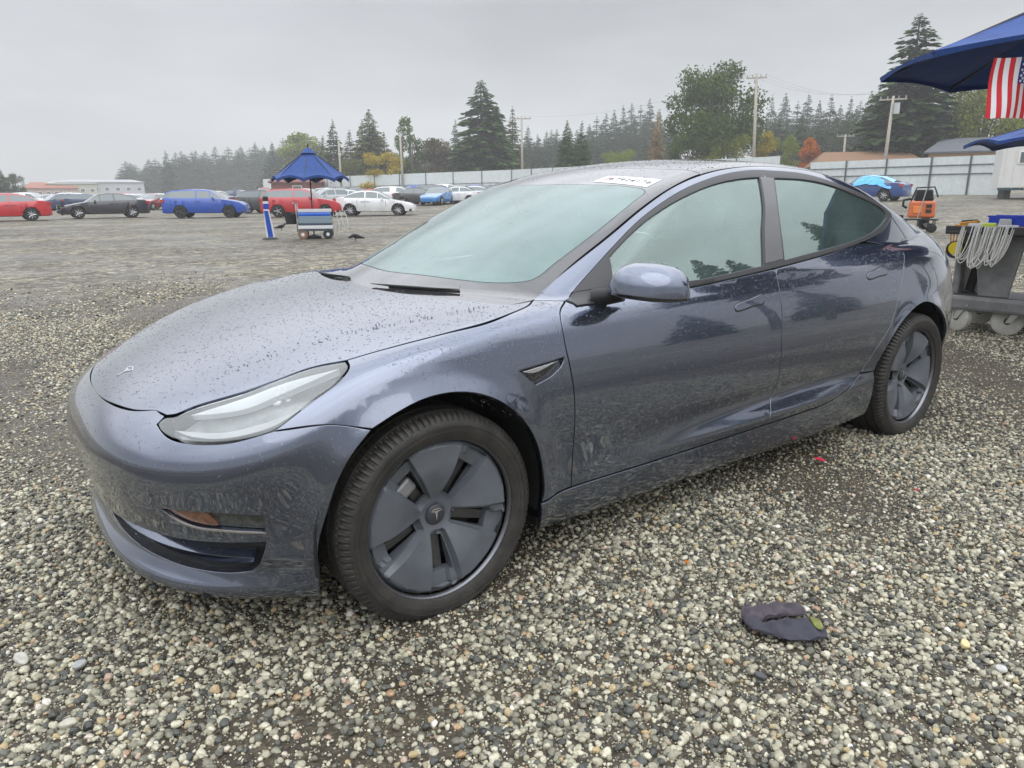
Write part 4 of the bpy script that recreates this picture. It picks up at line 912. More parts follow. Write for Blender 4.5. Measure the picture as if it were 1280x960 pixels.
# ---- parked cars
ORD = ['first', 'second', 'third', 'fourth', 'fifth', 'sixth', 'seventh', 'eighth', 'ninth', 'tenth', 'eleventh', 'twelfth', 'thirteenth', 'fourteenth', 'fifteenth', 'sixteenth', 'seventeenth', 'eighteenth', 'nineteenth', 'twentieth']
def nth(i, n):
    return (ORD[i]+' from the left') if i < n/2 else (ORD[n-1-i]+' from the right')
CGLASS = mat('car_glass', (.09, .12, .125), .10, coat=1); CTYRE = mat('car_tyre', (.02, .02, .02), .8); CRIM = mat('car_rim', (.45, .46, .47), .35, metal=.8); CRIMD = mat('dark_rim', (.08, .08, .085), .4, metal=.6)
CLOW = mat('car_lower_trim', (.02, .02, .022), .6); HEADL = mat('car_head_lamp', (.6, .62, .63), .15, coat=1); TAILL = mat('car_tail_lamp', (.40, .02, .02), .2, coat=1); CBLK = mat('open_damage', (.015, .015, .016), .8)
SHAPES = {
 # x, belt z, top z, half width, kind of glass from here to the next station (w windscreen, s side, r rear, - none)
 'sedan': (4.75, .33, [(0, .50, .50, .62), (.06, .62, .62, .72), (.35, .74, .74, .85), (.9, .85, .85, .90), (1.38, .93, .93, .91), (1.75, .955, 1.19, .91), (2.10, .965, 1.385, .915), (2.55, .975, 1.45, .92), (3.05, .985, 1.445, .92), (3.50, 1.0, 1.37, .91), (3.90, 1.03, 1.20, .90), (4.22, 1.05, 1.06, .88), (4.55, 1.03, 1.03, .83), (4.70, .92, .92, .76), (4.75, .62, .62, .68)], (.93, 3.76), (1.38, 2.10, 3.30, 4.22), 2.85),
 'suv': (4.65, .35, [(0, .58, .58, .65), (.06, .74, .74, .76), (.35, .90, .90, .87), (.9, 1.0, 1.0, .91), (1.28, 1.06, 1.06, .92), (1.62, 1.07, 1.36, .92), (1.92, 1.07, 1.54, .925), (2.40, 1.08, 1.61, .93), (3.00, 1.08, 1.62, .93), (3.60, 1.09, 1.59, .92), (4.10, 1.11, 1.54, .91), (4.42, 1.15, 1.42, .88), (4.58, 1.10, 1.12, .84), (4.63, .90, .90, .82), (4.65, .60, .60, .76)], (.90, 3.62), (1.28, 1.92, 4.10, 4.58), 2.70),
 'truck': (5.6, .40, [(0, .68, .68, .72), (.06, .95, .95, .82), (.35, 1.10, 1.10, .93), (1.0, 1.16, 1.16, .97), (1.55, 1.20, 1.20, .98), (1.85, 1.2, 1.5, .98), (2.15, 1.2, 1.80, .98), (2.7, 1.2, 1.86, .98), (3.25, 1.2, 1.84, .98), (3.45, 1.2, 1.6, .98), (3.52, 1.18, 1.2, .98), (4.2, 1.18, 1.18, .98), (5.2, 1.18, 1.18, .97), (5.55, 1.16, 1.16, .95), (5.6, .7, .7, .92)], (1.0, 4.5), (1.55, 2.15, 3.25, 3.52), 2.6),
}
PAINTS = {}
def paint(c):
    if c not in PAINTS: PAINTS[c] = mat('paint_%d' % len(PAINTS), c, .32, coat=1, noise=.12, nscale=1.5)
    return PAINTS[c]
CARCACHE = {}
def car_meshes(kind, colr, dark_rims, lo):
    """build one car of a kind; returns the root"""
    L_, sill, ST, wheels, (xw0, xw1, xr0, xr1), xb = SHAPES[kind]
    xs0 = [s[0] for s in ST]; xs = set(xs0)
    if not lo:
        for xc in wheels:
            for k in range(-6, 7): xs.add(round(xc+.40*math.sin(k*PI/12), 3))
        for x in (xb-.035, xb+.035, xw1+.04, xr0-.02): xs.add(round(x, 3))
    xs = sorted(xs); f = lambda j: np.interp(xs, xs0, [s[j] for s in ST])
    B, T, W = f(1), f(2), f(3); rows = []
    for x, b, t, w in zip(xs, B, T, W):
        zs = sill-.05
        for xc in wheels:
            if abs(x-xc) < .40: zs = max(zs, .33+math.sqrt(.40**2-(x-xc)**2))
        cab = t-b > .03; wt = w-.10-.50*(t-b) if cab else w*.86
        zz = [min(zs, b-.05), min(max(.46, zs+.01), b-.04), min(max(.68, zs+.02), b-.02), b, t+(.0 if cab else .015), t+(.03 if cab else .035)]
        ww = [w*.955, w*.99, w, w*.965 if not cab else w*.95, wt, 0]
        rows.append([(x, ww[k], zz[k]) for k in range(6)])
    root = bpy.data.objects.new({'sedan': 'parked_car', 'suv': 'parked_car', 'truck': 'pickup_truck'}[kind], None); link(root)
    body, sidea, sideb, ws, rs = MB(), MB(), MB(), MB(), MB()
    for i in range(len(xs)-1):
        x0, x1 = xs[i], xs[i+1]; xm = (x0+x1)/2; a, b = rows[i], rows[i+1]; cab = xw0 < xm < xr1
        for k in range(5):
            for s in (1, -1):
                q = [(a[k][0], a[k][1]*s, a[k][2]), (b[k][0], b[k][1]*s, b[k][2]), (b[k+1][0], b[k+1][1]*s, b[k+1][2]), (a[k+1][0], a[k+1][1]*s, a[k+1][2])]
                tgt = body
                if k == 3 and cab and not (abs(xm-xb) < .036 or abs(xm-xw1-.02) < .021) and T[i]+T[i+1]-B[i]-B[i+1] > .12:
                    q = [Vector(p) for p in q]; mid = [q[0].lerp(q[3], .10), q[1].lerp(q[2], .10), q[1].lerp(q[2], .86), q[0].lerp(q[3], .86)]
                    (sidea if s > 0 else sideb).add(mid, [(0, 1, 2, 3)]); body.add(q+mid, [(0, 1, 5, 4), (3, 2, 6, 7)]); continue
                if k == 4 and xw0 < xm < xw1: tgt = ws
                if k == 4 and xr0 < xm < xr1: tgt = rs
                tgt.add(q, [(0, 1, 2, 3)])
    for r in (rows[0], rows[-1]): body.add([p for p in r]+[(p[0], -p[1], p[2]) for p in r[:-1]], [tuple(range(6))+(10, 9, 8, 7, 6)])
    def fin(mb, nm, m, sm=True):
        if not mb.f: return None
        me = bpy.data.meshes.new(nm); me.from_pydata(mb.v, [], mb.f); bm = bmesh.new(); bm.from_mesh(me); bmesh.ops.remove_doubles(bm, verts=bm.verts, dist=.0015); bmesh.ops.recalc_face_normals(bm, faces=bm.faces); bm.to_mesh(me); bm.free()
        me.materials.append(m); me.polygons.foreach_set('use_smooth', [True]*len(me.polygons)); me.set_sharp_from_angle(angle=math.radians(38)); o = bpy.data.objects.new(nm, me); link(o, root); return o
    bo = fin(body, 'body', paint(colr)); fin(sidea, 'side_glass', CGLASS); fin(sideb, 'side_glass', CGLASS); fin(ws, 'windscreen', CGLASS); fin(rs, 'rear_window', CGLASS)
    mb = MB(); mb.box((L_/2, 0, sill), (L_*.94, W.max()*1.72, .16)); mb.build('underside', CLOW, root)
    mb = MB()
    r = .335 if kind == 'sedan' else .36
    for k, (xc) in enumerate(wheels):
        for s in (1, -1):
            w_ = bpy.data.objects.new('wheel', None); link(w_, root); w_.location = (xc, s*(W.max()-.12), r)
            n = 20; MB().lathe([(r*.66, -.11), (r*.97, -.11), (r, -.08), (r, .08), (r*.97, .11), (r*.66, .11)], n=n, axis='Y').build('tyre', CTYRE, w_, smooth=40)
            rim = MB(); rim.lathe([(r*.66, s*.10), (r*.60, s*.10), (r*.56, s*.05), (0, s*.05)], n=n, axis='Y').build('rim', CLOW, w_)
            sp = MB()
            for j in range(8 if kind == 'sedan' else 5):
                a = 2*PI*j/(8 if kind == 'sedan' else 5); sp.tube([(0, s*.085, 0), (r*.63*math.cos(a), s*.10, r*.63*math.sin(a))], [.035, .028], 5)
            t = sp.build('spokes', CRIMD if dark_rims else CRIM, w_)
    W0 = W.max()
    mb = MB()
    for s in (1, -1):
        MB().add([(.05, s*W[1]*.98, ST[1][1]-.10), (.40, s*(ST[2][3]*.992), ST[2][1]-.06), (.50, s*(ST[2][3]*1.0), ST[2][1]-.01), (.10, s*W[1]*.82, ST[1][1]-.0), (.02, s*W[1]*.45, ST[1][1]-.07), (.0, s*W[1]*.45, ST[1][1]-.16)], [(0, 1, 2, 3), (0, 3, 4, 5)]).build('head_lamp', HEADL, root).scale = (1, 1.01, 1.01)
        e = ST[-3]; MB().box((L_-.10, s*(ST[-2][3]-.02), ST[-3][1]-.12), (.20, .16, .15)).build('tail_lamp', TAILL, root)
        MB().box((xw0+.45, s*(W0+.07), ST[4][1]+.06), (.12, .18, .12), taper=.8).build('door_mirror', paint(colr), root)
    MB().box((.06, 0, ST[0][1]-.10), (.10, .9, .16)).build('grille', CBLK, root)
    for s in (1, -1):
        for xx in (xw0-.05+.30, xb, xr0+.02):
            b0 = float(np.interp(xx, xs, B)); w1 = float(np.interp(xx, xs, W)); MB().box((xx, s*(w1-.004), (sill+.12+b0)/2), (.012, .012, b0-sill-.20)).build('door_seam', CLOW, root)
        for xx in (xb-.18, xr0-.30): MB().box((xx, s*(float(np.interp(xx, xs, W))-.0), .84 if kind == 'sedan' else .95), (.20, .03, .035)).build('door_handle', paint(colr), root)
    return root
def put_car(kind, colr, p, right=True, yaw=0, label='', group=None, dark=False, lo=False, cat='car', tiltx=0):
    key = (kind, dark, lo)
    if key not in CARCACHE:
        o = car_meshes(kind, colr, dark, lo); CARCACHE[key] = o
    else:
        o = copy_tree(CARCACHE[key])
    old = None
    for ch in o.children:
        if ch.type == 'MESH' and ch.name.split('.')[0] in ('body', 'door_mirror', 'door_handle'):
            if ch.data.users > 1: ch.data = ch.data.copy()
            ch.data.materials[0] = paint(colr)
    L_ = SHAPES[kind][0]; rz = facing(p, yaw)+(PI if right else 0)
    o.location = p-Matrix.Rotation(rz, 3, 'Z') @ Vector((L_/2, 0, 0)); o.rotation_euler = (tiltx, 0, rz)
    o.scale = (.955, .955, .955)
    o['label'] = label; o['category'] = cat
    if group: o['group'] = group
    elif 'group' in o: del o['group']
    return o
FR = 'cars parked along the front of the far row'
RED, NAVYB, WHT, SILV, BLUE, BLK, GREY, DRED = (.42, .012, .02), (.012, .03, .09), (.68, .69, .70), (.40, .42, .44), (.004, .060, .36), (.014, .015, .018), (.11, .12, .125), (.25, .01, .015)
put_car('sedan', (.45, .012, .02), G(4, 276.5), False, 4, 'bright red sedan cut off by the left edge of the picture', FR)
darkc = put_car('sedan', (.022, .022, .030), G(135, 272.5), False, 6, 'black sedan with a crumpled front corner beside the red sedan', FR)
put_car('suv', BLUE, G(258, 272), True, -14, 'bright blue crossover facing right in the far row', FR, dark=True)
put_car('suv', (.03, .032, .036), G(312, 268.5)+_F*4, True, -30, 'dark grey crossover half hidden between the blue and the red crossover', FR)
put_car('suv', (.42, .012, .02), G(378, 271), True, -12, 'red crossover behind the small blue umbrella', FR)
wh = put_car('sedan', (.66, .67, .68), G(468, 269.5), True, -10, 'white sedan with a smashed dark rear bumper beyond the blue umbrella', FR)
# crash damage: torn bumper pieces
def damage(o, at, n, seed, sz=.3, cols=(CBLK, CLOW, CRIM)):
    rg = random.Random(seed); mb = [MB() for _ in cols]
    for i in range(n):
        k = rg.randrange(len(cols)); mb[k].box((at[0]+rg.uniform(-.12, .12), at[1]+rg.uniform(-.75, .75), at[2]+rg.uniform(-.2, .25)), (rg.uniform(.05, sz), rg.uniform(.05, sz), rg.uniform(.03, sz*.7)), rx=rg.uniform(-1, 1), ry=rg.uniform(-1, 1), rz=rg.uniform(-1, 1))
    for k, m in zip(mb, cols):
        if k.f: k.build('torn_bumper', m, o)
damage(wh, (4.66, 0, .62), 26, 3); damage(darkc, (.12, 0, .5), 18, 5)
# second line, a little further off
S2 = [(60, 263, 'sedan', SILV, 8, 'silver sedan behind the gap left of the black sedan'), (84, 261, 'suv', WHT, -20, 'white crossover just left of the black sedan'), (192, 262.5, 'sedan', DRED, 60, 'maroon car nose-on between the black sedan and blue crossover'),
      (208, 261, 'sedan', WHT, 35, 'white car partly behind the blue crossover'), (326, 262, 'sedan', (.20, .38, .42), 15, 'pale teal car between the blue and red crossovers'), (412, 261, 'suv', SILV, 24, 'silver crossover right behind the white sedan'), (436, 260, 'sedan', WHT, -25, 'white sedan showing its roof behind the silver crossover'),
      (525, 256.5, 'sedan', (.035, .033, .032), -12, 'dark brown sedan right of the white sedan'), (548, 256, 'sedan', (.02, .16, .42), 70, 'small blue car end-on beside the dark brown sedan'), (572, 254.5, 'sedan', WHT, -14, 'white sedan near the windscreen of the foreground car'), (604, 251.5, 'sedan', SILV, 10, 'silver sedan farthest right in the second row'), (628, 249.5, 'suv', (.10, .13, .12), -10, 'dark green crossover just above the windscreen')]
for u, v, k, c, yw, lb in S2: put_car(k, c, G(u, v), bool(u % 2), yw, lb, 'cars in the second row')
rg_ = random.Random(4); names = {WHT: 'white', SILV: 'silver', BLK: 'black', GREY: 'grey', RED: 'red', NAVYB: 'navy', BLUE: 'blue'}
for row, (d, n) in enumerate(((66, 16), (82, 18), (102, 17))):
    for i in range(n):
        u = 22+(640-22)*(i+.5)/n+rg_.uniform(-9, 9); c = rg_.choice([WHT, WHT, SILV, WHT, BLK, GREY, SILV, RED, NAVYB, BLUE]); k = rg_.choice(['sedan', 'sedan', 'sedan', 'suv', 'truck' if row == 2 else 'suv'])
        put_car(k, c, D(u, d*(1-.0000*u)), rg_.random() < .5, rg_.uniform(-40, 40), 'small %s %s, %s in the %s far row' % (names[c], {'sedan': 'sedan', 'suv': 'crossover', 'truck': 'pickup'}[k], nth(i, n), ('nearest', 'middle', 'last')[row]), 'far %s %ss' % (names[c], {'sedan': 'sedan', 'suv': 'crossover', 'truck': 'pickup'}[k]), lo=True)
tarp = put_car('sedan', (.012, .05, .20), G(1084, 251), False, -22, 'blue hatchback wrapped in bright blue plastic by the right fence')
def tarp_sheet(o):
    V = []; n, m = 14, 12; rg = random.Random(2)
    for i in range(n+1):
        x = 1.25+2.9*i/n; t = float(np.interp(x, [s[0] for s in SHAPES['sedan'][2]], [s[2] for s in SHAPES['sedan'][2]]))
        for j in range(m+1):
            a = -1+2*j/m; y = a*.98 if abs(a) > .7 else a*.90; z = t+.05-.10*abs(a)**2-(.42 if abs(a) > .9 else .22 if abs(a) > .75 else 0)*min(1, (t-.7)/.5)
            V.append((x, y, z+rg.uniform(-.035, .035)))
    MB().add(V, [(i*(m+1)+j, (i+1)*(m+1)+j, (i+1)*(m+1)+j+1, i*(m+1)+j+1) for i in range(n) for j in range(m)]).build('plastic_wrap', mat('blue_plastic', (.03, .36, .75), .18, coat=1, noise=.25, nscale=4), o)
tarp_sheet(tarp)

# ---- fence
SHEET = mat('fence_sheet', (.60, .65, .65), .5, noise=.10, nscale=3); FPOST = mat('fence_post', (.13, .145, .15), .5, metal=.4)
def fence(pts, h, label, bay, rails=(.55, .78), out=0):
    root = empty('sheet_fence', pts[0], 0, label, 'fence'); o0 = pts[0]
    for a, b in zip(pts[:-1], pts[1:]):
        n = max(1, round((b-a).length/bay))
        for k in range(n):
            p = a.lerp(b, k/n); q = a.lerp(b, (k+1)/n); d = (q-p); L = d.length; an = math.atan2(d.y, d.x); nn = Vector((math.sin(an), -math.cos(an), 0)); nn = -nn if nn.dot(p-CAMP) > 0 else nn; m = (p+q)/2-o0
            pz, qz = tz(p.x, p.y), tz(q.x, q.y); mz = (pz+qz)/2-o0.z
            mb = MB(); ribs = max(4, int(L/.28)); V = []
            for i in range(ribs*2+1):
                w = p.lerp(q, i/(ribs*2))-o0; off = nn*(.02 if i % 2 else 0); zz = pz+(qz-pz)*i/(ribs*2)-o0.z
                V += [(w.x+off.x, w.y+off.y, zz+.02), (w.x+off.x, w.y+off.y, zz+h)]
            mb.add(V, [(2*i, 2*i+2, 2*i+3, 2*i+1) for i in range(ribs*2)]); mb.build('sheet_panel', SHEET, root)
            MB().tube([p-o0+nn*.07+Vector((0, 0, pz-p.z)), p-o0+nn*.07+Vector((0, 0, pz-p.z+h+.06))], .055, 6).build('post', FPOST, root)
            for r in rails:
                MB().tube([p-o0+nn*.06+Vector((0, 0, pz-p.z+h*r)), q-o0+nn*.06+Vector((0, 0, qz-q.z+h*r))], .035, 5).build('rail', FPOST, root)
    return root
fence([D(1262, 46), D(1160, 51), D(1010, 60)], 2.42, 'pale corrugated metal fence with grey posts along the right side of the lot', 3.3)
fence([D(1010, 60)+Vector((-1, 2, 0)), D(640, 96), D(330, 118)], 3.0, 'long pale sheet fence behind the parked cars at the back', 4.4, rails=(.5,))

# ---- white site trailer at the right edge
def trailer():
    p = D(1246, 41); rz = facing(D(1262, 41), 8); t = empty('site_trailer', p, rz, 'white site trailer with a sliding window at the right edge of the picture', 'trailer')
    wm = mat('trailer_white', (.62, .62, .60), .5, noise=.05, nscale=3); L, Hh = 9.0, 2.75
    MB().box((L/2, 1.4, .55+Hh/2), (L, 2.8, Hh)).build('wall', wm, t)
    for k in range(22): MB().box((.2+k*.41, -.008, .55+Hh/2), (.03, .02, Hh-.1)).build('wall_rib', wm, t)
    MB().box((L/2, 1.4, .60+Hh), (L+.2, 3.0, .12)).build('roof', mat('trailer_roof', (.30, .31, .32), .6), t)
    MB().box((L/2, .02, .56), (L+.03, .06, .14)).build('skirt_band', mat('dark_teal', (.03, .07, .08), .6), t)
    for k in range(5): MB().box((.5+k*1.9, 1.3, .27), (.3, 2.2, .54)).build('support', CLOW, t)
    f = MB(); f.box((1.35, -.02, 2.18), (1.25, .06, .66)); f = f.build('window', mat('window_frame', (.72, .72, .70), .4), t)
    for k in (0, 1): MB().box((1.06+k*.58, -.056, 2.18), (.50, .02, .54)).build('pane', CGLASS, f)
    for k in (-1, 0, 1): MB().box((1.64+k*.13, -.072, 2.18), (.02, .012, .54)).build('glazing_bar', mat('window_frame'), f)
    r = MB(); r.box((1.6, -1.0, .35), (.9, 2.4, .08), rx=.28); tag(r.build('timber_ramp', mat('weathered_wood', (.30, .28, .25), .8, noise=.3, nscale=9)), 'weathered grey timber ramp leaning in front of the site trailer', 'ramp')
    o = bpy.data.objects['timber_ramp']; o.location = p; o.rotation_euler = (0, 0, rz)
trailer()

# ---- houses beyond the fences
def house(p, rz, L, Wd, h, rh, wall, roofc, label, nwin=3):
    t = empty('house', p, rz, label, 'house'); wm = mat('wall_%s' % str(wall), wall, .8, noise=.08); rm = mat('roof_%s' % str(roofc), roofc, .85, noise=.2, nscale=8)
    MB().box((0, 0, h/2), (L, Wd, h)).build('wall', wm, t)
    a, b = L/2+.4, Wd/2+.4
    r = MB().add([(-a, -b, h), (a, -b, h), (a, b, h), (-a, b, h), (-a*.72, 0, h+rh), (a*.72, 0, h+rh), (-a, -b, h-.15), (a, -b, h-.15), (a, b, h-.15), (-a, b, h-.15)], [(0, 1, 5, 4), (1, 2, 5), (2, 3, 4, 5), (3, 0, 4), (6, 7, 1, 0), (7, 8, 2, 1), (8, 9, 3, 2), (9, 6, 0, 3)]).build('roof', rm, t)
    for k in range(nwin):
        x = -L/2+L*(k+.5)/nwin; w = MB().box((x, -Wd/2-.02, h*.55), (1.3, .08, 1.1)).build('window', mat('window_frame'), t); MB().box((x, -Wd/2-.065, h*.55), (1.1, .02, .9)).build('pane', CGLASS, w)
    MB().box((L*.2, .6, h+rh*.8), (.5, .5, 1.0)).build('chimney', mat('brickish', (.22, .12, .08), .8), r)
    return t
pp = D(1075, 78); house(pp, facing(pp, 10), 10, 8, 2.0, 1.5, (.42, .36, .28), (.20, .115, .065), 'low house with a rust-brown roof behind the right fence')
pp = D(1128, 86); house(pp, facing(pp, -5), 13, 9, 2.7, 1.5, (.40, .38, .33), (.13, .125, .10), 'low house with a mossy grey roof behind the right fence')
pp = D(1215, 74); house(pp, facing(pp, 0), 8, 8, 3.0, 1.4, (.50, .34, .22), (.10, .11, .125), 'tan house with a slate grey roof just left of the site trailer')
pp = D(64, 230); house(pp, facing(pp, 5), 13, 10, 3.4, 1.7, (.36, .24, .20), (.28, .10, .065), 'hazy building with a terracotta roof far beyond the red sedan', 6)
pp = D(92, 235); house(pp, facing(pp, 0), 13, 10, 4.6, .8, (.42, .43, .34), (.34, .34, .30), 'hazy cream block right of the terracotta roof', 5)
pp = D(128, 240); house(pp, facing(pp, 0), 24, 10, 4.8, .8, (.42, .44, .46), (.32, .33, .35), 'long hazy pale grey block above the black sedan', 8)
pp = D(372, 110); house(pp, facing(pp, 0), 7, 6, 2.4, 1.0, (.20, .07, .055), (.19, .065, .05), 'small dark red shed seen beneath the blue umbrella', 1)
pp = D(590, 150); house(pp, facing(pp, 0), 26, 10, 2.6, .5, (.55, .57, .58), (.50, .52, .53), 'long low white building beyond the fence behind the conifers', 7)

# ---- poles and wires
WOOD = mat('pole_wood', (.36, .33, .28), .85, noise=.2, nscale=6); WIRE = mat('wire', (.03, .03, .035), .6)
def pole(u0, v0, u1, v1, d, label, arm=1.8, tr=False, r=.14):
    a = P(u0, v0, d); b = P(u1, v1, d); dd = (b-a).normalized(); g = b+dd*((b.z-tz(b.x, b.y))/max(.2, -dd.z)); t = empty('utility_pole', g, facing(g), label, 'pole', 'wooden utility poles')
    top = Matrix.Rotation(-facing(g), 3, 'Z') @ (a-g); MB().tube([(0, 0, 0), tuple(top)], [r*1.25, r*.8], 8).build('shaft', WOOD, t, smooth=True)
    z = top*.965
    if arm:
        c = MB().box(tuple(z), (arm, .12, .12)).build('crossarm', WOOD, t)
        for k in (-.45, -.2, .2, .45): MB().tube([(z.x+k*arm, z.y, z.z+.06), (z.x+k*arm, z.y, z.z+.28)], .05, 6).build('insulator', mat('porcelain', (.35, .34, .32), .4), c)
    if tr: MB().tube([tuple(top*.86+Vector((.38, -.2, -.4))), tuple(top*.86+Vector((.38, -.2, .5)))], .24, 10).build('transformer', mat('transformer_grey', (.45, .47, .48), .5), t, smooth=40)
    return a
tops = [pole(946, 92, 942, 200, 72, 'tall straight utility pole against the big round tree'), pole(652, 145, 653, 222, 100, 'utility pole at the right of the tallest centre conifer', 2.4), pole(500, 166, 503, 222, 104, 'thin pale pole beside the columnar poplars', 0), pole(1117, 120, 1107, 195, 68, 'leaning utility pole with a transformer by the giant conifer', 2.2, True), pole(1057, 168, 1054, 200, 95, 'small distant double pole between the two orange trees', 2.0), pole(423, 176, 426, 222, 108, 'short bare pole at the edge of the trees near the umbrella', 0)]
def wire(a, b, sag, label):
    pts = [a.lerp(b, k/16)-Vector((0, 0, sag*4*(k/16)*(1-k/16))) for k in range(17)]; o = pts[0].copy(); tag(MB().tube([p-o for p in pts], .006, 4).build('power_line', WIRE), label, 'cable', 'overhead power lines').location = o
for k, wn in ((-.8, 'left'), (0, 'middle'), (.8, 'right')):
    wire(tops[0]+_R*k, tops[3]+_R*k+Vector((0, 0, .5)), 1.0, 'thin power line between the straight and the leaning pole, %s wire of three' % wn)
    wire(tops[3]+_R*k, P(1330, 20, 60)+_R*k, .8, 'thin power line running off to the upper right, %s wire of three' % wn)
wire(tops[0], tops[1], 1.2, 'thin power line above the car roof between two poles')

# ---- trees
def leafmat(name, c1, c2, rough=.75):
    if name in MATS: return MATS[name]
    m = bpy.data.materials.new(name); m.use_nodes = True; t = m.node_tree; p = t.nodes['Principled BSDF']; L = t.links.new
    ge = nd(t, 'ShaderNodeNewGeometry'); oi = nd(t, 'ShaderNodeObjectInfo'); tc = nd(t, 'ShaderNodeTexCoord')
    n = nd(t, 'ShaderNodeTexNoise'); n.inputs['Scale'].default_value = .9; n.inputs['Detail'].default_value = 3; L(tc.outputs['Object'], n.inputs[0])
    ad = nd(t, 'ShaderNodeMath', operation='ADD'); L(ge.outputs['Random Per Island'], ad.inputs[0]); L(n.outputs[0], ad.inputs[1])
    mr = nd(t, 'ShaderNodeMapRange'); mr.inputs[1].default_value = .35; mr.inputs[2].default_value = 1.55; L(ad.outputs[0], mr.inputs[0])
    mx = nd(t, 'ShaderNodeMix', data_type='RGBA'); mx.inputs[6].default_value = (*c1, 1); mx.inputs[7].default_value = (*c2, 1); L(mr.outputs[0], mx.inputs[0]); L(mx.outputs[2], p.inputs['Base Color'])
    p.inputs['Roughness'].default_value = rough; p.inputs['Specular IOR Level'].default_value = .25
    tl = nd(t, 'ShaderNodeBsdfTranslucent'); L(mx.outputs[2], tl.inputs[0]); ms = nd(t, 'ShaderNodeMixShader'); ms.inputs[0].default_value = .22
    L(p.outputs[0], ms.inputs[1]); L(tl.outputs[0], ms.inputs[2]); L(ms.outputs[0], t.nodes['Material Output'].inputs[0]); MATS[name] = m; return m
BARK = mat('bark', (.085, .065, .05), .9, noise=.3, nscale=6); BARKG = mat('grey_bark', (.16, .145, .125), .9, noise=.3, nscale=6)
TREEMESH = {}
def conifer_mesh(seed, width=.20, low=.06, droop=.35, dens=1.0, gap=.25, power=.85, tip=1.0):
    """unit-height conifer; crown of drooping boughs built from small needle sprays"""
    rg = np.random.default_rng(seed); V = []; F = []; T = MB()
    lv = int(56*dens); nb = 11
    for i in range(lv):
        f = (i+rg.random())/lv; z = low+(1-low)*f; prof = (1-f)**power*(.55+.45*min(1, f*6+.45))
        for k in range(max(3, int(nb*(1-f*.55)))):
            if rg.random() < gap*(1-f*.6): continue
            a = rg.random()*2*PI; L = width*prof*(.62+.5*rg.random())+.004; dr = droop*(.6+.6*rg.random()); up = .12
            d = np.array([math.cos(a), math.sin(a), 0]); s = np.array([-d[1], d[0], 0]); n = max(3, int(12*L/width+2))
            p0 = np.array([0, 0, z])
            for j in range(n):
                u = (j+.4+.5*rg.random())/n
                if u < .15: continue
                c = p0+d*L*u+np.array([0, 0, L*(up*u-dr*u*u)])
                w = (.30*L*(1.15-u)+.006)*(.6+.8*rg.random()); ln = (.22*L+.006)*(.7+.6*rg.random())
                for sg in (-1, 1):
                    q = c+s*sg*w*rg.uniform(.2, 1)+np.array([0, 0, rg.normal()*.004-w*.25]); e1 = d*ln+s*sg*ln*.5+np.array([0, 0, -ln*rg.uniform(.1, .7)]); e2 = np.cross(e1, [0, 0, 1]+rg.normal(size=3)*.5); e2 = e2/(np.linalg.norm(e2)+1e-9)*ln*.38
                    b = len(V); V += [q-e1*.5, q+e2, q+e1*.6, q-e2]; F.append((b, b+1, b+2, b+3))
    n0 = len(V)
    T.tube([(0, 0, 0), (.002, .001, .3), (0, .001, .65), (0, 0, .985)], [.014, .011, .006, .0012], 7)
    for i in range(16):      # bare limbs near the bottom
        z = low*.6+.5*rg.random()*(.4); a = rg.random()*6.28; L = width*.7; T.tube([(0, 0, z), (L*math.cos(a), L*math.sin(a), z-L*.15)], [.003, .0008], 4)
    return V, F, T
def broad_mesh(seed, w=.42, z0=.22, nblob=26, leaves=260, leaf=.016, col=False, open_=.0):
    rg = np.random.default_rng(seed); V = []; F = []; T = MB(); cs = []
    T.tube([(0, 0, 0), (.01, .0, .14), (.0, .015, z0+.08)], [.026, .022, .016], 8)
    for i in range(nblob):
        a = rg.random()*6.28; zz = z0+.08+(1-z0-.16)*rg.random()**.85; f = (zz-z0)/(1-z0); rr = (w if not col else w)*math.sin(PI*min(.97, .16+f*.80))**(.6)*(rg.random()**.45)
        c = np.array([rr*math.cos(a), rr*math.sin(a), zz]); r = (.075+.075*rg.random())*(1 if not col else .45); cs.append((c, r))
        T.tube([(0, .01, z0*.8+.1*rg.random()), tuple(c*[.5, .5, .55]+[0, 0, zz*.3]), tuple(c)], [.010, .006, .0015], 5)
    for c, r in cs:
        m = int(leaves*(r/.11)**2*(1-open_*rg.random()))
        d = rg.normal(size=(m, 3)); d /= np.linalg.norm(d, axis=1, keepdims=True); rad = r*rg.random(m)**.33*(.75+.5*rg.random(m)); q = c+d*rad[:, None]*[1.15, 1.15, .85]
        e1 = rg.normal(size=(m, 3)); e1 /= np.linalg.norm(e1, axis=1, keepdims=True); e2 = np.cross(e1, rg.normal(size=(m, 3))); e2 /= np.linalg.norm(e2, axis=1, keepdims=True)
        s = leaf*(.5+.8*rg.random(m))[:, None]
        for x, p, y in zip(q, e1*s, e2*s*.6):
            b = len(V); V += [x-p, x+y, x+p, x-y]; F.append((b, b+1, b+2, b+3))
    return V, F, T
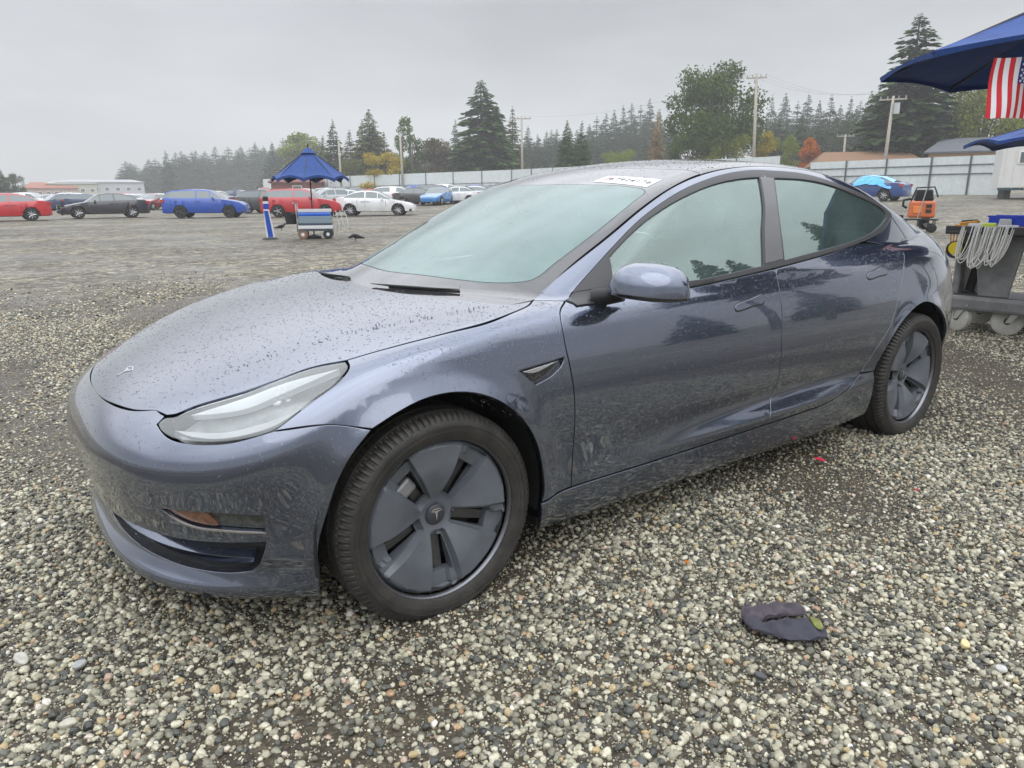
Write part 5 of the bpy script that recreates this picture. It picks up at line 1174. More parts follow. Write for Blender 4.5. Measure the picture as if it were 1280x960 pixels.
def tree(key, gen, lm, p, h, label, group, name, sx=1.0, bark=None, cat='tree', rz=None):
    ck = (key, lm.name)
    if key not in TREEMESH:
        V, F, T = gen(); me = bpy.data.meshes.new('crown'); me.from_pydata([tuple(v) for v in V], [], F); me.update(); me2 = bpy.data.meshes.new('trunk'); me2.from_pydata(T.v, [], T.f); me2.update(); TREEMESH[key] = (me, me2)
    if ck not in TREEMESH:
        a = TREEMESH[key][0].copy(); a.materials.append(lm); b = TREEMESH[key][1].copy(); b.materials.append(bark or BARK); TREEMESH[ck] = (a, b)
    a, b = TREEMESH[ck]; t = empty(name, p-Vector((0, 0, .3)), random.random()*6.28 if rz is None else rz, label, cat, group); t.scale = (h*sx, h*sx, h)
    for nm, me in (('crown', a), ('trunk', b)): link(bpy.data.objects.new(nm, me), t)
    return t
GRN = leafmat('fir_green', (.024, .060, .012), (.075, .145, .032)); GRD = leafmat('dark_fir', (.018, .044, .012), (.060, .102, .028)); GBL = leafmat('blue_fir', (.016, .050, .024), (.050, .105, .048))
OLV = leafmat('olive_fir', (.055, .075, .018), (.15, .17, .045)); BRN = leafmat('brown_fir', (.060, .050, .028), (.13, .105, .055)); DEC = leafmat('broad_green', (.028, .058, .010), (.10, .155, .032)); YEL = leafmat('autumn_yellow', (.20, .16, .01), (.55, .42, .03)); GLD = leafmat('larch_gold', (.17, .11, .03), (.38, .25, .07)); ORG = leafmat('autumn_orange', (.30, .08, .01), (.68, .22, .03)); POP = leafmat('poplar_green', (.045, .085, .016), (.12, .19, .04)); LIM = leafmat('lime_green', (.09, .13, .015), (.26, .30, .05)); OLD = leafmat('olive_broad', (.075, .11, .012), (.25, .28, .045))
C = {0: lambda: conifer_mesh(1, .20, .05, .30, 1.0, .20), 1: lambda: conifer_mesh(2, .16, .06, .35, 1.0, .28, .75), 2: lambda: conifer_mesh(3, .24, .04, .45, 1.25, .22, .80), 3: lambda: conifer_mesh(5, .14, .08, .25, .85, .30, .7), 4: lambda: conifer_mesh(8, .19, .06, .50, 1.5, .30, .62)}
Bd = {10: lambda: broad_mesh(21, .40, .16, 54, 420, .014, open_=.5), 11: lambda: broad_mesh(22, .42, .12, 26, 260, .018), 12: lambda: broad_mesh(23, .12, .08, 24, 260, .016, True), 13: lambda: broad_mesh(24, .52, .08, 34, 300, .014), 14: lambda: broad_mesh(25, .22, .10, 22, 260, .022)}
def T_(u, vtop, d, k, lm, label, group=None, wpx=None, bark=None):
    """tree whose tip stands at photo column u, height vtop, d metres ahead"""
    b = D(u, d); top = P(u, vtop, d); h = top.z-b.z+.3; kk = {**C, **Bd}; w0 = {0: .20, 1: .16, 2: .24, 3: .14, 4: .17, 10: .47, 11: .48, 12: .15, 13: .60, 14: .27}[k]; sx = 1.0
    if wpx and 380 < u < 560 and k < 20: wpx = wpx*1.35
    if wpx and 700 < u < 730: wpx = wpx*1.3
    if wpx: sx = (wpx/CF*d/2)/(w0*h)
    nm = {0: 'fir_tree', 1: 'fir_tree', 2: 'spruce_tree', 3: 'fir_tree', 4: 'fir_tree'}.get(k, 'broadleaf_tree'); return tree(k, kk[k], lm, b, h, label, group, nm, sx, bark)
T_(603, 100, 112, 4, GRN, 'tallest dark conifer at the centre, standing behind the white building', None, 84); T_(622, 128, 116, 2, GRN, 'dark conifer pressed against the right side of the tallest centre conifer', None, 56); T_(641, 133, 118, 0, OLV, 'olive-tinged conifer left of the right-hand thin pole', None, 46)
T_(589, 165, 118, 2, GRD, 'short dark conifer filling the left foot of the tallest centre conifer', None, 40); T_(571, 150, 165, 1, GBL, 'bluish hazy conifer just left of the tallest centre conifer', None, 30)
T_(548, 172, 122, 14, BRN, 'small rounded brownish conifer standing alone between poplars and the tallest conifer', None, 34); T_(466, 136, 120, 2, OLV, 'tall olive-brown conifer above the yellow tree', None, 54); T_(457, 150, 124, 1, GRN, 'green conifer overlapping the left side of the tall olive-brown conifer', None, 34); T_(483, 165, 122, 0, BRN, 'brownish conifer overlapping the right side of the tall olive-brown conifer', None, 36)
T_(421, 150, 128, 1, GRD, 'slim dark conifer third from the umbrella with bare lower stem', None, 30, BARKG); T_(408, 170, 134, 0, GRN, 'green conifer right beside the umbrella canopy', None, 30); T_(441, 163, 126, 0, OLV, 'olive conifer between the slim dark one and the tall olive-brown one', None, 36); T_(384, 165, 170, 14, LIM, 'pale yellow-green tree rising behind the umbrella tip', None, 40)
T_(478, 190, 108, 11, YEL, 'round autumn-yellow tree in front of the olive-brown conifer', None, 46); T_(447, 198, 112, 11, OLV, 'low olive bush left of the autumn-yellow tree', None, 40)
T_(504, 142, 110, 12, POP, 'left one of the two columnar poplars', None, 17, BARKG); T_(516, 141, 110, 12, POP, 'right one of the two columnar poplars', None, 17, BARKG); T_(523, 170, 111, 12, GRN, 'shorter columnar tree leaning on the right poplar', None, 18)
T_(512, 195, 112, 11, GRN, 'dark bushy growth at the foot of the poplars', None, 34); T_(708, 150, 96, 2, GRN, 'left one of a pair of green conifers above the roof front', None, 34); T_(726, 151, 96, 0, GRN, 'right one of a pair of green conifers above the roof front', None, 32)
T_(818, 139, 120, 1, GLD, 'narrow golden-brown larch left of the big round tree', None, 30); T_(770, 186, 110, 13, LIM, 'low yellow-green brush above the middle of the car roof', None, 66); T_(680, 172, 190, 0, GBL, 'hazy conifer between the thin pole and the green pair', None, 34); T_(672, 168, 210, 1, GBL, 'very faint conifer right of the thin pole', None, 26)
T_(886, 78, 88, 10, DEC, 'big round broadleaf tree with sky showing through its crown', None, 128, BARKG); T_(862, 168, 84, 11, DEC, 'dark bushes under the left side of the big round tree', None, 66); T_(905, 166, 84, 13, OLD, 'olive brush under the right side of the big round tree', None, 84); T_(840, 172, 86, 0, GBL, 'small bluish spruce at the left foot of the big round tree', None, 28)
T_(952, 163, 92, 14, YEL, 'small yellow tree right of the straight utility pole', None, 24); T_(976, 170, 95, 11, LIM, 'bright green bush between the yellow and the first orange tree', None, 40); T_(1008, 171, 90, 14, ORG, 'taller orange autumn tree above the rear side window', None, 24); T_(1075, 183, 90, 14, ORG, 'smaller orange autumn tree beside the rust-brown roof', None, 22)
T_(1123, 17, 80, 4, GRD, 'giant dark conifer left of the big blue umbrella', None, 118); T_(1133, 92, 84, 2, GRD, 'dark conifer filling the right foot of the giant conifer', None, 86); T_(1102, 88, 96, 1, GRD, 'tall dark conifer just left of the giant conifer', None, 46); T_(1085, 105, 110, 0, GRD, 'conifer second to the left of the giant conifer', None, 40); T_(1166, 100, 92, 0, GRD, 'dark conifer between the giant conifer and the broad olive tree', None, 50)
T_(1216, 92, 78, 13, OLD, 'broad olive-green tree beneath the big blue umbrella', None, 150); T_(1180, 128, 82, 11, OLD, 'lower olive tree on the left flank of the broad olive-green tree', None, 70); T_(1268, 108, 80, 11, DEC, 'green tree behind the flag', None, 80)
for i, (u, v, d) in enumerate(sorted([(956, 128, 200), (972, 125, 190), (988, 136, 180), (1000, 128, 170), (1014, 134, 165), (1028, 128, 160), (1040, 140, 150), (1052, 130, 150), (1064, 136, 140), (1076, 122, 140), (1092, 118, 130), (962, 150, 170), (1035, 150, 140), (1020, 148, 150), (1048, 150, 140), (995, 150, 150), (1150, 130, 110), (1188, 108, 130), (1204, 112, 140)])):
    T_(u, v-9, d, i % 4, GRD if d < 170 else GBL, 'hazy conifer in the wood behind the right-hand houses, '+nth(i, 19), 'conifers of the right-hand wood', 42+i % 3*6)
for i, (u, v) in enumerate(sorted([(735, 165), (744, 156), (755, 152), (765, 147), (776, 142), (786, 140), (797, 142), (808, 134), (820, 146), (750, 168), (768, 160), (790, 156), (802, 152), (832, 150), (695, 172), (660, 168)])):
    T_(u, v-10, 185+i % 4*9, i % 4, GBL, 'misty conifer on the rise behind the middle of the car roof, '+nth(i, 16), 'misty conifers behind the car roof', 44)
for i in range(40):
    u = 158+i*5.8+random.uniform(-3, 3); v = 209-34*(i/39)**.9+random.uniform(-8, 10)
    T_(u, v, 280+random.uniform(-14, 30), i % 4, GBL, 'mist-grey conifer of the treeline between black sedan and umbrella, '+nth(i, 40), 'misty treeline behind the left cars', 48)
for i in range(14): T_(20+i*11+random.uniform(-4, 4), 229+random.uniform(-5, 4), 330, i % 4, GBL, 'faint far conifer above the hazy buildings at the left, '+nth(i, 14), 'faint conifers above the buildings', 17)
for i in range(26): T_(652+i*7.4+random.uniform(-2, 2), 172-14*(i/25)+random.uniform(-8, 8), 160+i % 3*8, i % 4, GRD if i % 2 else GBL, 'conifer of the dense low wood line just above the car roof, '+nth(i, 26), 'dense low wood above the car roof', 36)
for i in range(20): T_(944+i*8.4+random.uniform(-2, 2), 158-26*(i/19)+random.uniform(-9, 9), 120+i % 3*8, i % 4, GRD, 'dark conifer of the lower wood edge behind the right fence, '+nth(i, 20), 'dark wood edge behind the right fence', 40)
T_(3, 206, 130, 2, GRD, 'dark conifer at the very left edge', None, 30); T_(21, 217, 132, 11, GRD, 'small dark bushy tree next to the one at the left edge', None, 26); T_(213, 188, 225, 1, GBL, 'tallest misty conifer above the left end of the blue crossover', None, 26)
for i, (u, d) in enumerate(sorted([(560, 170), (535, 175), (640, 190), (400, 180), (360, 200), (345, 210), (375, 205), (430, 190)])): T_(u, 178+i % 3*6, d, i % 4, GBL, 'misty conifer filling gaps behind the centre trees, '+nth(i, 8), 'misty conifers behind the centre trees', 44)
# a few tall trees behind the viewer, seen only in the sedan's windows and paint
C[5] = lambda: conifer_mesh(31, .17, .58, .40, .8, .12, .8)
for x, y, h, k, wd in ((21.5, -14.6, 15.0, 5, 'nearest the cart'), (22.6, -13.2, 13.4, 5, 'slightly shorter than its neighbour'), (24.6, -7.7, 12.4, 5, 'standing alone'), (27.4, -6.4, 11.2, 5, 'small one at the end'), (44, -26, 11, 2, 'far off with low boughs'), (54, -20, 12, 0, 'farthest off'), (36, -30, 10, 2, 'dark and broad far back')):
    tree(k, C[k], GRD, Vector((x, y, tz(x, y))), h, 'dark conifer behind the viewer reflected in the sedan side windows, '+wd, 'reflected trees', 'fir_tree', 1.0)

# ---- umbrellas
NAVY = mat('navy_canvas', (.015, .052, .205), .75, noise=.18, nscale=6, bump=.3, bscale=14); NAVYU = mat('umbrella_rib', (.02, .02, .022), .5); ALU = mat('aluminium', (.6, .61, .62), .35, metal=.9)
def umbrella(c, rad, zedge, zapex, label, n=8, rz=0., scal=.12, name='market_umbrella', vent=True, hem=.10):
    t = empty(name, Vector((c.x, c.y, tz(c.x, c.y))), rz, label, 'umbrella'); z0 = t.location.z; ze, za = zedge-z0, zapex-z0; m = 7
    for k in range(n):
        mb = MB(); V = []; a0, a1 = 2*PI*k/n, 2*PI*(k+1)/n
        for i in range(m+1):
            f = i/m; r = .02+(rad-.02)*f
            for j in range(7):
                g = j/6; p0 = Vector((r*math.cos(a0), r*math.sin(a0), 0)); p1 = Vector((r*math.cos(a1), r*math.sin(a1), 0)); p = p0.lerp(p1, g)
                sag = math.sin(PI*g)*.085*f*rad/1.5; z = za-(za-ze)*(f**.96)-sag*.5+ (math.sin(PI*g)*scal*(f**6) if i == m else 0)
                V.append((p.x, p.y, z))
        mb.add(V, [(i*7+j, (i+1)*7+j, (i+1)*7+j+1, i*7+j+1) for i in range(m) for j in range(6)])
        mb.build('canopy_panel', NAVY, t, smooth=True)
        # hanging flap along the hem
        V2 = []; 
        for j in range(7):
            q = Vector(V[m*7+j]); V2 += [tuple(q), (q.x*.995, q.y*.995, q.z-hem*rad/1.1*(1-.4*math.sin(PI*j/6)))]
        MB().add(V2, [(2*j, 2*j+2, 2*j+3, 2*j+1) for j in range(6)]).build('valance', NAVY, t, smooth=True)
        MB().tube([(.03*math.cos(a0), .03*math.sin(a0), za-.03), (rad*.5*math.cos(a0), rad*.5*math.sin(a0), za-(za-ze)*.46-.02), (rad*math.cos(a0), rad*math.sin(a0), ze-.015)], .010, 5).build('rib', NAVYU, t)
        MB().tube([(.03*math.cos(a0), .03*math.sin(a0), ze-.02), (rad*.52*math.cos(a0), rad*.52*math.sin(a0), za-(za-ze)*.48-.03)], .008, 5).build('strut', NAVYU, t)
    if vent:
        V = [(0, 0, za+.06)]+[(rad*.22*math.cos(2*PI*k/n), rad*.22*math.sin(2*PI*k/n), za-(za-ze)*.17+.02) for k in range(n)]
        MB().add(V, [(0, k+1, (k+1) % n+1) for k in range(n)]).build('vent_cap', NAVY, t)
    MB().tube([(0, 0, 0), (0, 0, za)], .019, 8).build('pole', NAVYU, t, smooth=True); MB().lathe([(0, .10), (.02, .09), (.028, .05), (.012, .0)], c=(0, 0, za+.04), n=8).build('finial', NAVYU, t)
    MB().lathe([(.0, .12), (.06, .12), (.20, .07), (.22, .0), (0, 0)], n=16).build('base', CLOW, t)
    return t
uc = G(393, 298); umbrella(uc, 1.10, P(393, 223, 21).z, P(386, 184, 21).z, 'small navy market umbrella standing over the striped cart', 8, .25)
tip_ = P(1100, 99, 6.5); bu = tip_+_R*1.30-_F*.84; umbrella(bu, 1.548, tip_.z+.015, tip_.z+.60, 'large navy canopy umbrella reaching in from the right edge with a flag on it', 8, 1.93, .06, hem=.03)
b2 = P(1345, 200, 13.5); umbrella(b2, 1.75, P(1300, 178, 13.5).z, P(1300, 138, 13.5).z, 'second navy umbrella further back, low at the right edge', 8, .4, hem=.04)

# ---- flag on the big umbrella
def flag():
    d = 5.0; o = P(1243, 72, d); rx = _R; W, H = .36, .365
    t = empty('flag', o, 0, 'small American flag hung upright from the hem of the large umbrella', 'flag'); FR_, FW, FB = mat('flag_red', (.55, .02, .03), .7), mat('flag_white', (.72, .72, .74), .7), mat('flag_blue', (.03, .04, .22), .7)
    def pt(a, b, off=0): 
        q = rx*(a*W)+Vector((0, 0, -b*H))+_F*(.018*math.sin(a*9+b*2)+.012*math.sin(b*5)-off); return tuple(q)
    for k in range(13):
        a0, a1 = k/13, (k+1)/13; b0 = .0; mb = MB(); V = []; m = 10
        for i in range(m+1): V += [pt(a0, i/m), pt(a1, i/m)]
        mb.add(V, [(2*i, 2*i+1, 2*i+3, 2*i+2) for i in range(m)]); mb.build('stripe', FR_ if k % 2 == 0 else FW, t, smooth=True)
    mb = MB(); V = []
    for i in range(6):
        for j in range(6): V.append(pt(.46+.54*j/5, .42*i/5, .003))
    mb.add(V, [(i*6+j, i*6+j+1, (i+1)*6+j+1, (i+1)*6+j) for i in range(5) for j in range(5)]); cn = mb.build('canton', FB, t, smooth=True)
    mb = MB()
    for i in range(9):
        for j in range(6 if i % 2 == 0 else 5):
            a = .46+.54*((j+.5 if i % 2 == 0 else j+1)/6); b = .42*((i+.6)/9.4); c = Vector(pt(a, b, .006)); V = [c]; 
            for q in range(10): r = .011 if q % 2 == 0 else .0045; an = q*PI/5; V.append(c+rx*r*math.sin(an)+Vector((0, 0, r*math.cos(an))))
            mb.add(V, [(0, q+1, (q+1) % 10+1) for q in range(10)])
    s = mb.build('stars', FW, cn)
flag()

# ---- striped cart below the small umbrella
def striped_cart():
    p = G(396, 298.5); t = empty('striped_cart', p, facing(p, -4), 'two-wheeled cart with a blue, white and grey striped load under the small umbrella', 'cart')
    BLU, WH2, TG, DK = mat('bright_blue_roll', (.01, .12, .62), .35, coat=.5), mat('dull_white', (.62, .64, .66), .5), mat('teal_grey', (.20, .27, .32), .5), mat('slate_band', (.05, .07, .09), .5)
    for nm, z, h, m_, dy in (('lid', .80, .09, WH2, 0), ('blue_roll', .70, .15, BLU, .06), ('grey_bin', .55, .20, TG, .0), ('dark_band', .42, .07, DK, .02), ('white_shelf', .34, .10, WH2, .03), ('deck', .25, .035, DK, .04)):
        if 'roll' in nm: MB().tube([(-.44, -.16, z), (.44, -.16, z)], .085, 14).build(nm, m_, t, smooth=50)
        else: MB().box((0, 0, z), (.92+dy, .48+dy, h)).build(nm, m_, t, bevel=.015)
    for s in (-1, 1): MB().tube([(-.50, s*.24, .20), (-.50, s*.24, .98), (-.58, s*.24, 1.02)], .016, 6).build('handle_post', ALU, t, smooth=True)
    MB().tube([(-.58, -.24, 1.02), (-.58, .24, 1.02)], .016, 6).build('push_bar', ALU, t)
    for x, m_ in ((-.36, mat('rust_wheel', (.22, .12, .08), .7)), (.34, CLOW)):
        for s in (-1, 1):
            w_ = MB().lathe([(.04, -.03), (.12, -.035), (.14, -.02), (.14, .02), (.12, .035), (.04, .03)], n=16, axis='Y').build('wheel', m_, t, smooth=40); w_.location = (x, s*.22, .14)
            MB().lathe([(0, -.036), (.05, -.036), (.05, .036), (0, .036)], n=10, axis='Y').build('hub', WH2, w_)
    b = MB().lathe([(0, 0), (.15, 0), (.185, .30), (.175, .30), (.145, .02), (0, .02)], n=18).build('bucket', CLOW, None, smooth=40); tag(b, 'black bucket hanging at the left end of the striped cart', 'bucket'); b.location = t.location+_R*(-.70)+Vector((0, 0, .42))
    wi = MB()
    for k in range(3): wi.tube([(.50+.10*k, -.1, .22), (.52+.12*k, -.1, .72), (.58+.13*k, -.1, .80), (.66+.13*k, -.1, .40), (.70+.13*k, -.1, .26)], .008, 5)
    wi.build('wire_hoops', WH2, t, smooth=True)
striped_cart()
def marker():
    p = G(338, 299); t = empty('marker_post', p, facing(p, 8), 'blue and white plastic marker post on a black foot left of the striped cart', 'marker post')
    MB().lathe([(0, .05), (.16, .05), (.22, .02), (.23, 0), (0, 0)], n=18).build('foot', CLOW, t)
    bl, wt = mat('marker_blue', (.01, .07, .42), .4), mat('marker_white', (.66, .68, .70), .4)
    b = MB().add([(-.10, -.02, .05), (.14, -.02, .05), (.03, -.02, .84), (-.12, -.02, .84), (-.10, .02, .05), (.14, .02, .05), (.03, .02, .84), (-.12, .02, .84)], [(0, 1, 2, 3), (4, 5, 6, 7), (0, 1, 5, 4), (1, 2, 6, 5), (2, 3, 7, 6), (3, 0, 4, 7)]).build('board', wt, t)
    MB().add([(-.055, -.026, .06), (.085, -.026, .06), (.0, -.026, .80), (-.115, -.026, .80)], [(0, 1, 2, 3)]).build('blue_stripe', bl, b)
    MB().box((-.045, 0, .92), (.15, .05, .15)).build('upper_band', bl, t); MB().box((-.045, 0, 1.03), (.15, .05, .07)).build('white_band', wt, t); MB().box((-.045, 0, 1.13), (.14, .05, .13)).build('dark_cap', CLOW, t)
marker()

# ---- two crows
def crow(p, rz, label, s=1.0, peck=False):
    t = empty('crow', p, rz, label, 'bird', 'crows on the gravel'); t.scale = (s, s, s); bm_ = mat('crow_black', (.012, .012, .015), .45)
    hd = (.13, .0, .235) if not peck else (.165, 0, .12)
    pth = [(-.26, 0, .10), (-.19, 0, .115), (-.12, 0, .13), (-.04, 0, .145), (.04, 0, .165), (.09, 0, .195 if not peck else .165), hd, (hd[0]+.035, 0, hd[2]-.002), (hd[0]+.06, 0, hd[2]-.010), (hd[0]+.105, 0, hd[2]-.024)]
    MB().tube(pth, [.012, .030, .045, .066, .062, .044, .036, .026, .010, .002], 12).build('body', bm_, t, smooth=True)
    for sg in (-1, 1):
        MB().add([(.05, sg*.060, .19), (-.03, sg*.070, .20), (-.20, sg*.035, .135), (-.27, sg*.018, .10), (-.10, sg*.062, .115), (.03, sg*.066, .13)], [(0, 1, 2, 3, 4, 5)]).build('wing', bm_, t)
        MB().tube([(.0, sg*.028, .11), (.012, sg*.030, .05), (.0, sg*.030, .004)], [.010, .006, .005], 5).build('leg', bm_, t); 
    return t
g1 = G(352, 288.5); crow(g1, facing(g1, 20), 'crow walking on the gravel between the marker post and the striped cart', 1.0); g2 = G(445, 302); crow(g2, facing(g2, 160), 'crow pecking at the ground below the white sedan', .95, True)

# ---- orange machine on a hand cart at the right
def machine():
    p = G(1148, 290); t = empty('orange_generator', p, facing(p, 6), 'orange and black portable engine unit on a small wheeled stand beyond the sedan tail', 'machine'); OR = mat('machine_orange', (.52, .12, .03), .35, coat=.6, noise=.1)
    z0 = P(1148, 276, 20).z-p.z; sc = 1.0
    MB().box((0, 0, z0+.27), (.70, .42, .48), taper=.92).build('shell', OR, t, bevel=.06)
    for x, z in ((.16, .36), (.16, .22)): MB().box((x, -.215, z0+z), (.14, .03, .09)).build('air_vent', CLOW, t)
    MB().box((-.12, -.216, z0+.26), (.22, .02, .20)).build('cover_plate', mat('orange_light', (.70, .22, .06), .4), t, bevel=.01)
    MB().box((.02, 0, z0+.66), (.50, .34, .30), taper=.8).build('engine_block', CLOW, t, bevel=.03)
    for k in range(5): MB().box((.02, -.18, z0+.56+k*.05), (.40, .03, .018)).build('cooling_fin', DARKM, t)
    MB().tube([(-.38, 0, z0+.30), (-.48, 0, z0+.36), (-.48, 0, z0+.52), (-.30, 0, z0+.56)], .035, 8).build('rear_grip', CLOW, t, smooth=True)
    MB().tube([(-.30, -.15, z0+.50), (-.20, -.15, z0+.86), (.25, -.15, z0+.88), (.36, -.15, z0+.60)], .022, 7).build('carry_bar', CLOW, t, smooth=True)
    MB().tube([(-.10, -.22, z0+.0), (.05, -.24, z0+.86)], .015, 6).build('silver_rod', ALU, t)
    MB().box((0, 0, z0-.02), (.86, .50, .04)).build('shelf', DARKM, t)
    for x in (-.36, .36):
        for y in (-.2, .2): MB().tube([(x, y, .10), (x, y, z0)], .016, 6).build('leg', DARKM, t)
    for x in (-.34, .30):
        for y in (-.25, .25): w_ = MB().lathe([(0, -.03), (.10, -.03), (.12, -.02), (.12, .02), (.10, .03), (0, .03)], n=14, axis='Y').build('wheel', CTYRE, t, smooth=40); w_.location = (x, y, .12)
    MB().tube([(-.45, 0, z0+.05), (-.9, .2, z0+.12), (-1.3, .3, .25), (-1.7, .4, .06), (-2.3, .5, .04)], .05, 7).build('hose', CLOW, t, smooth=True)
    for k in range(6): MB().box((.15+.05*k-.2, -.1, .25), (.04, .3, .18), rx=.3*k).build('engine_part', DARKM, t)
machine()

# ---- utility cart at the right edge
def utility_cart():
    w1 = G(1256, 419); w2 = G(1196, 409); d = 6.35
    o = Vector((w1.x, w1.y, 0)); ex = Vector((w1.x-w2.x, w1.y-w2.y, 0)); rz = facing(w1, -14)
    t = empty('utility_cart', w1, rz, 'grey plastic utility cart on pale casters loaded with tools at the right edge', 'cart'); M_ = Matrix.Rotation(-rz, 3, 'Z')
    def lc(u, v, dd): return M_ @ (P(u, v, dd)-w1)
    PL, PLD = mat('cart_plastic', (.17, .172, .172), .55, noise=.35, nscale=5, bump=.2, bscale=40), mat('cart_dark', (.04, .04, .042), .6, noise=.3)
    zt = P(1230, 288, 6.5).z-w1.z; zl = P(1230, 384, 6.3).z-w1.z; x0 = lc(1184, 290, 6.6).x; L = .86; Wd = .62; xc = x0+L/2; yc = .16
    top = MB(); top.box((xc, yc, zt-.02), (L+.08, Wd+.08, .035)).build('top_tray', PLD, t, bevel=.015)
    for y in (yc-Wd/2-.02, yc+Wd/2+.02): MB().box((xc, y, zt+.010), (L+.08, .03, .05)).build('tray_lip', PLD, t, bevel=.01)
    MB().box((xc, yc, zl), (L, Wd, .13)).build('lower_tray', PL, t, bevel=.03); MB().box((xc, yc, zl+.055), (L-.10, Wd-.10, .03)).build('lower_tray_floor', PLD, t)
    for x in (x0+.05, x0+L-.08): MB().box((x, yc, (zt+zl)/2), (.06, Wd*.55, zt-zl)).build('end_panel', PL, t, bevel=.02)
    MB().add([(x0+.25, yc-.2, zl+.05), (x0+.48, yc-.2, zl+.05), (x0+.56, yc-.2, zt-.03), (x0+.16, yc-.2, zt-.03), (x0+.25, yc-.14, zl+.05), (x0+.48, yc-.14, zl+.05), (x0+.56, yc-.14, zt-.03), (x0+.16, yc-.14, zt-.03)], [(0, 1, 2, 3), (7, 6, 5, 4), (0, 1, 5, 4), (1, 2, 6, 5), (2, 3, 7, 6), (3, 0, 4, 7)]).build('side_panel', PL, t, bevel=.02)
    CW = mat('caster_grey', (.42, .41, .37), .6, noise=.15)
    for (x, y, k) in ((0, 0, 0), (x0+.13, -.05+.0, 1), (0+.05, .50, 2), (x0+.15, .46, 3)):
        c = bpy.data.objects.new('caster', None); c.empty_display_size = .1; link(c, t); c.location = (x, y, 0); c.rotation_euler = (0, 0, (.35, -.5, .2, .1)[k])
        MB().lathe([(.028, -.028), (.105, -.028), (.125, -.018), (.128, 0), (.125, .018), (.105, .028), (.028, .028)], c=(0, 0, .128), n=28, axis='Y').build('wheel', CW, c, smooth=40)
        MB().lathe([(0, -.034), (.03, -.034), (.03, .034), (0, .034)], c=(0, 0, .128), n=12, axis='Y').build('hub', DARKM, c)
        for s in (-1, 1): MB().add([(-.02, s*.036, .115), (.02, s*.036, .115), (.11, s*.036, .235), (.04, s*.036, .25), (-.02, s*.044, .115), (.02, s*.044, .115), (.11, s*.044, .235), (.04, s*.044, .25)], [(0, 1, 2, 3), (4, 5, 6, 7), (0, 1, 5, 4), (1, 2, 6, 5), (2, 3, 7, 6), (3, 0, 4, 7)]).build('fork', ALU, c)
        MB().box((.075, 0, .25), (.10, .10, .015)).build('mount_plate', ALU, c)
    def W(v): return t.matrix_world_cached @ v
    base = Matrix.Translation(w1) @ Matrix.Rotation(rz, 4, 'Z')
    def put(o, label, cat, at, group=None): tag(o, label, cat, group); o.matrix_world = base @ Matrix.Translation(Vector(at)); return o
    # cable coils over the front edge
    CB = mat('white_cable', (.66, .66, .62), .5); yf = yc-Wd/2-.055
    rg = random.Random(5)
    def loops(name, label, xs, depth, n, wd):
        e = empty(name, (0, 0, 0), 0, label, 'cable', 'white cables looped over the cart edge'); e.matrix_world = base
        for k in range(n):
            xa = xs+rg.uniform(-.01, .01)+k*.005; xb_ = xa+wd+rg.uniform(-.03, .03); dz = depth*rg.uniform(.86, 1.06); y = yf-rg.uniform(0, .05); pts = []
            for a in np.linspace(0, 1, 15):
                xx = xa+(xb_-xa)*(.5-.5*math.cos(PI*a)); zz = zt+.035-dz*math.sin(PI*a)**.62; pts.append((xx-.04*math.sin(PI*a), y+.05*(1-math.sin(PI*a)**.3), zz))
            MB().tube(pts, .0048, 6).build('loop', CB, e, smooth=True)
    loops('cable_coil', 'thick bundle of white cable loops hanging over the middle of the cart edge', x0+.20, .34, 17, .09); loops('cable_coil', 'white cable bundle beside the thick one, farther right on the cart edge', x0+.33, .33, 13, .08); loops('cable_coil', 'few thin white cable loops hanging at the left of the cart', x0+.10, .30, 5, .09)
    # things on the tray
    def bx(c, d, m_, name, label, cat, at, **k): return put(MB().box(c, d, **k).build(name, m_, bevel=.012), label, cat, at)
    b = MB(); s = .30
    for q in (((0, -.11, .055), (.30, .012, .11)), ((0, .11, .055), (.30, .012, .11)), ((-.145, 0, .055), (.012, .22, .11)), ((.145, 0, .055), (.012, .22, .11)), ((0, 0, .006), (.30, .22, .012)), ((0, -.115, .112), (.32, .015, .015)), ((0, .115, .112), (.32, .015, .015))): b.box(*q)
    put(b.build('parts_bin', mat('bin_blue', (.01, .06, .62), .35, coat=.4)), 'open royal blue parts bin standing on the cart tray', 'bin', (x0+.34, yc+.12, zt+.0))
    put(MB().box((0, 0, .05), (.11, .02, .085), taper=.85).build('paper_tag', mat('dull_white'), bevel=.01), 'white paper tag leaning on the front of the blue parts bin', 'tag', (x0+.33, yc-.02, zt))
    b = MB(); b.box((0, 0, .02), (.62, .36, .03)); b.box((0, -.18, .05), (.62, .015, .07)); b.box((0, .18, .05), (.62, .015, .07)); b.box((-.31, 0, .05), (.015, .36, .07))
    put(b.build('shallow_tray', mat('azure_plastic', (.03, .28, .62), .35, coat=.4)), 'azure shallow tray behind the royal blue bin', 'tray', (x0+.78, yc+.42, zt+.07)); bx((0, 0, .03), (.6, .3, .06), DARKM, 'tool_case', 'dark tool case holding up the azure tray', 'case', (x0+.78, yc+.36, zt))
    o = MB(); o.box((0, 0, .025), (.19, .06, .035)); o.box((.02, .0, .055), (.15, .05, .035), ry=-.15); put(o.build('yellow_drill_handle', mat('tool_amber', (.60, .28, .02), .5, noise=.3, nscale=30), bevel=.008), 'amber and black hand tool lying at the left end of the cart tray', 'tool', (x0+.08, yc-.18, zt))
    bx((0, 0, .06), (.13, .05, .03), CLOW, 'tool_grip', 'black grip resting on the amber hand tool', 'tool', (x0+.09, yc-.16, zt+.01), ry=-.1)
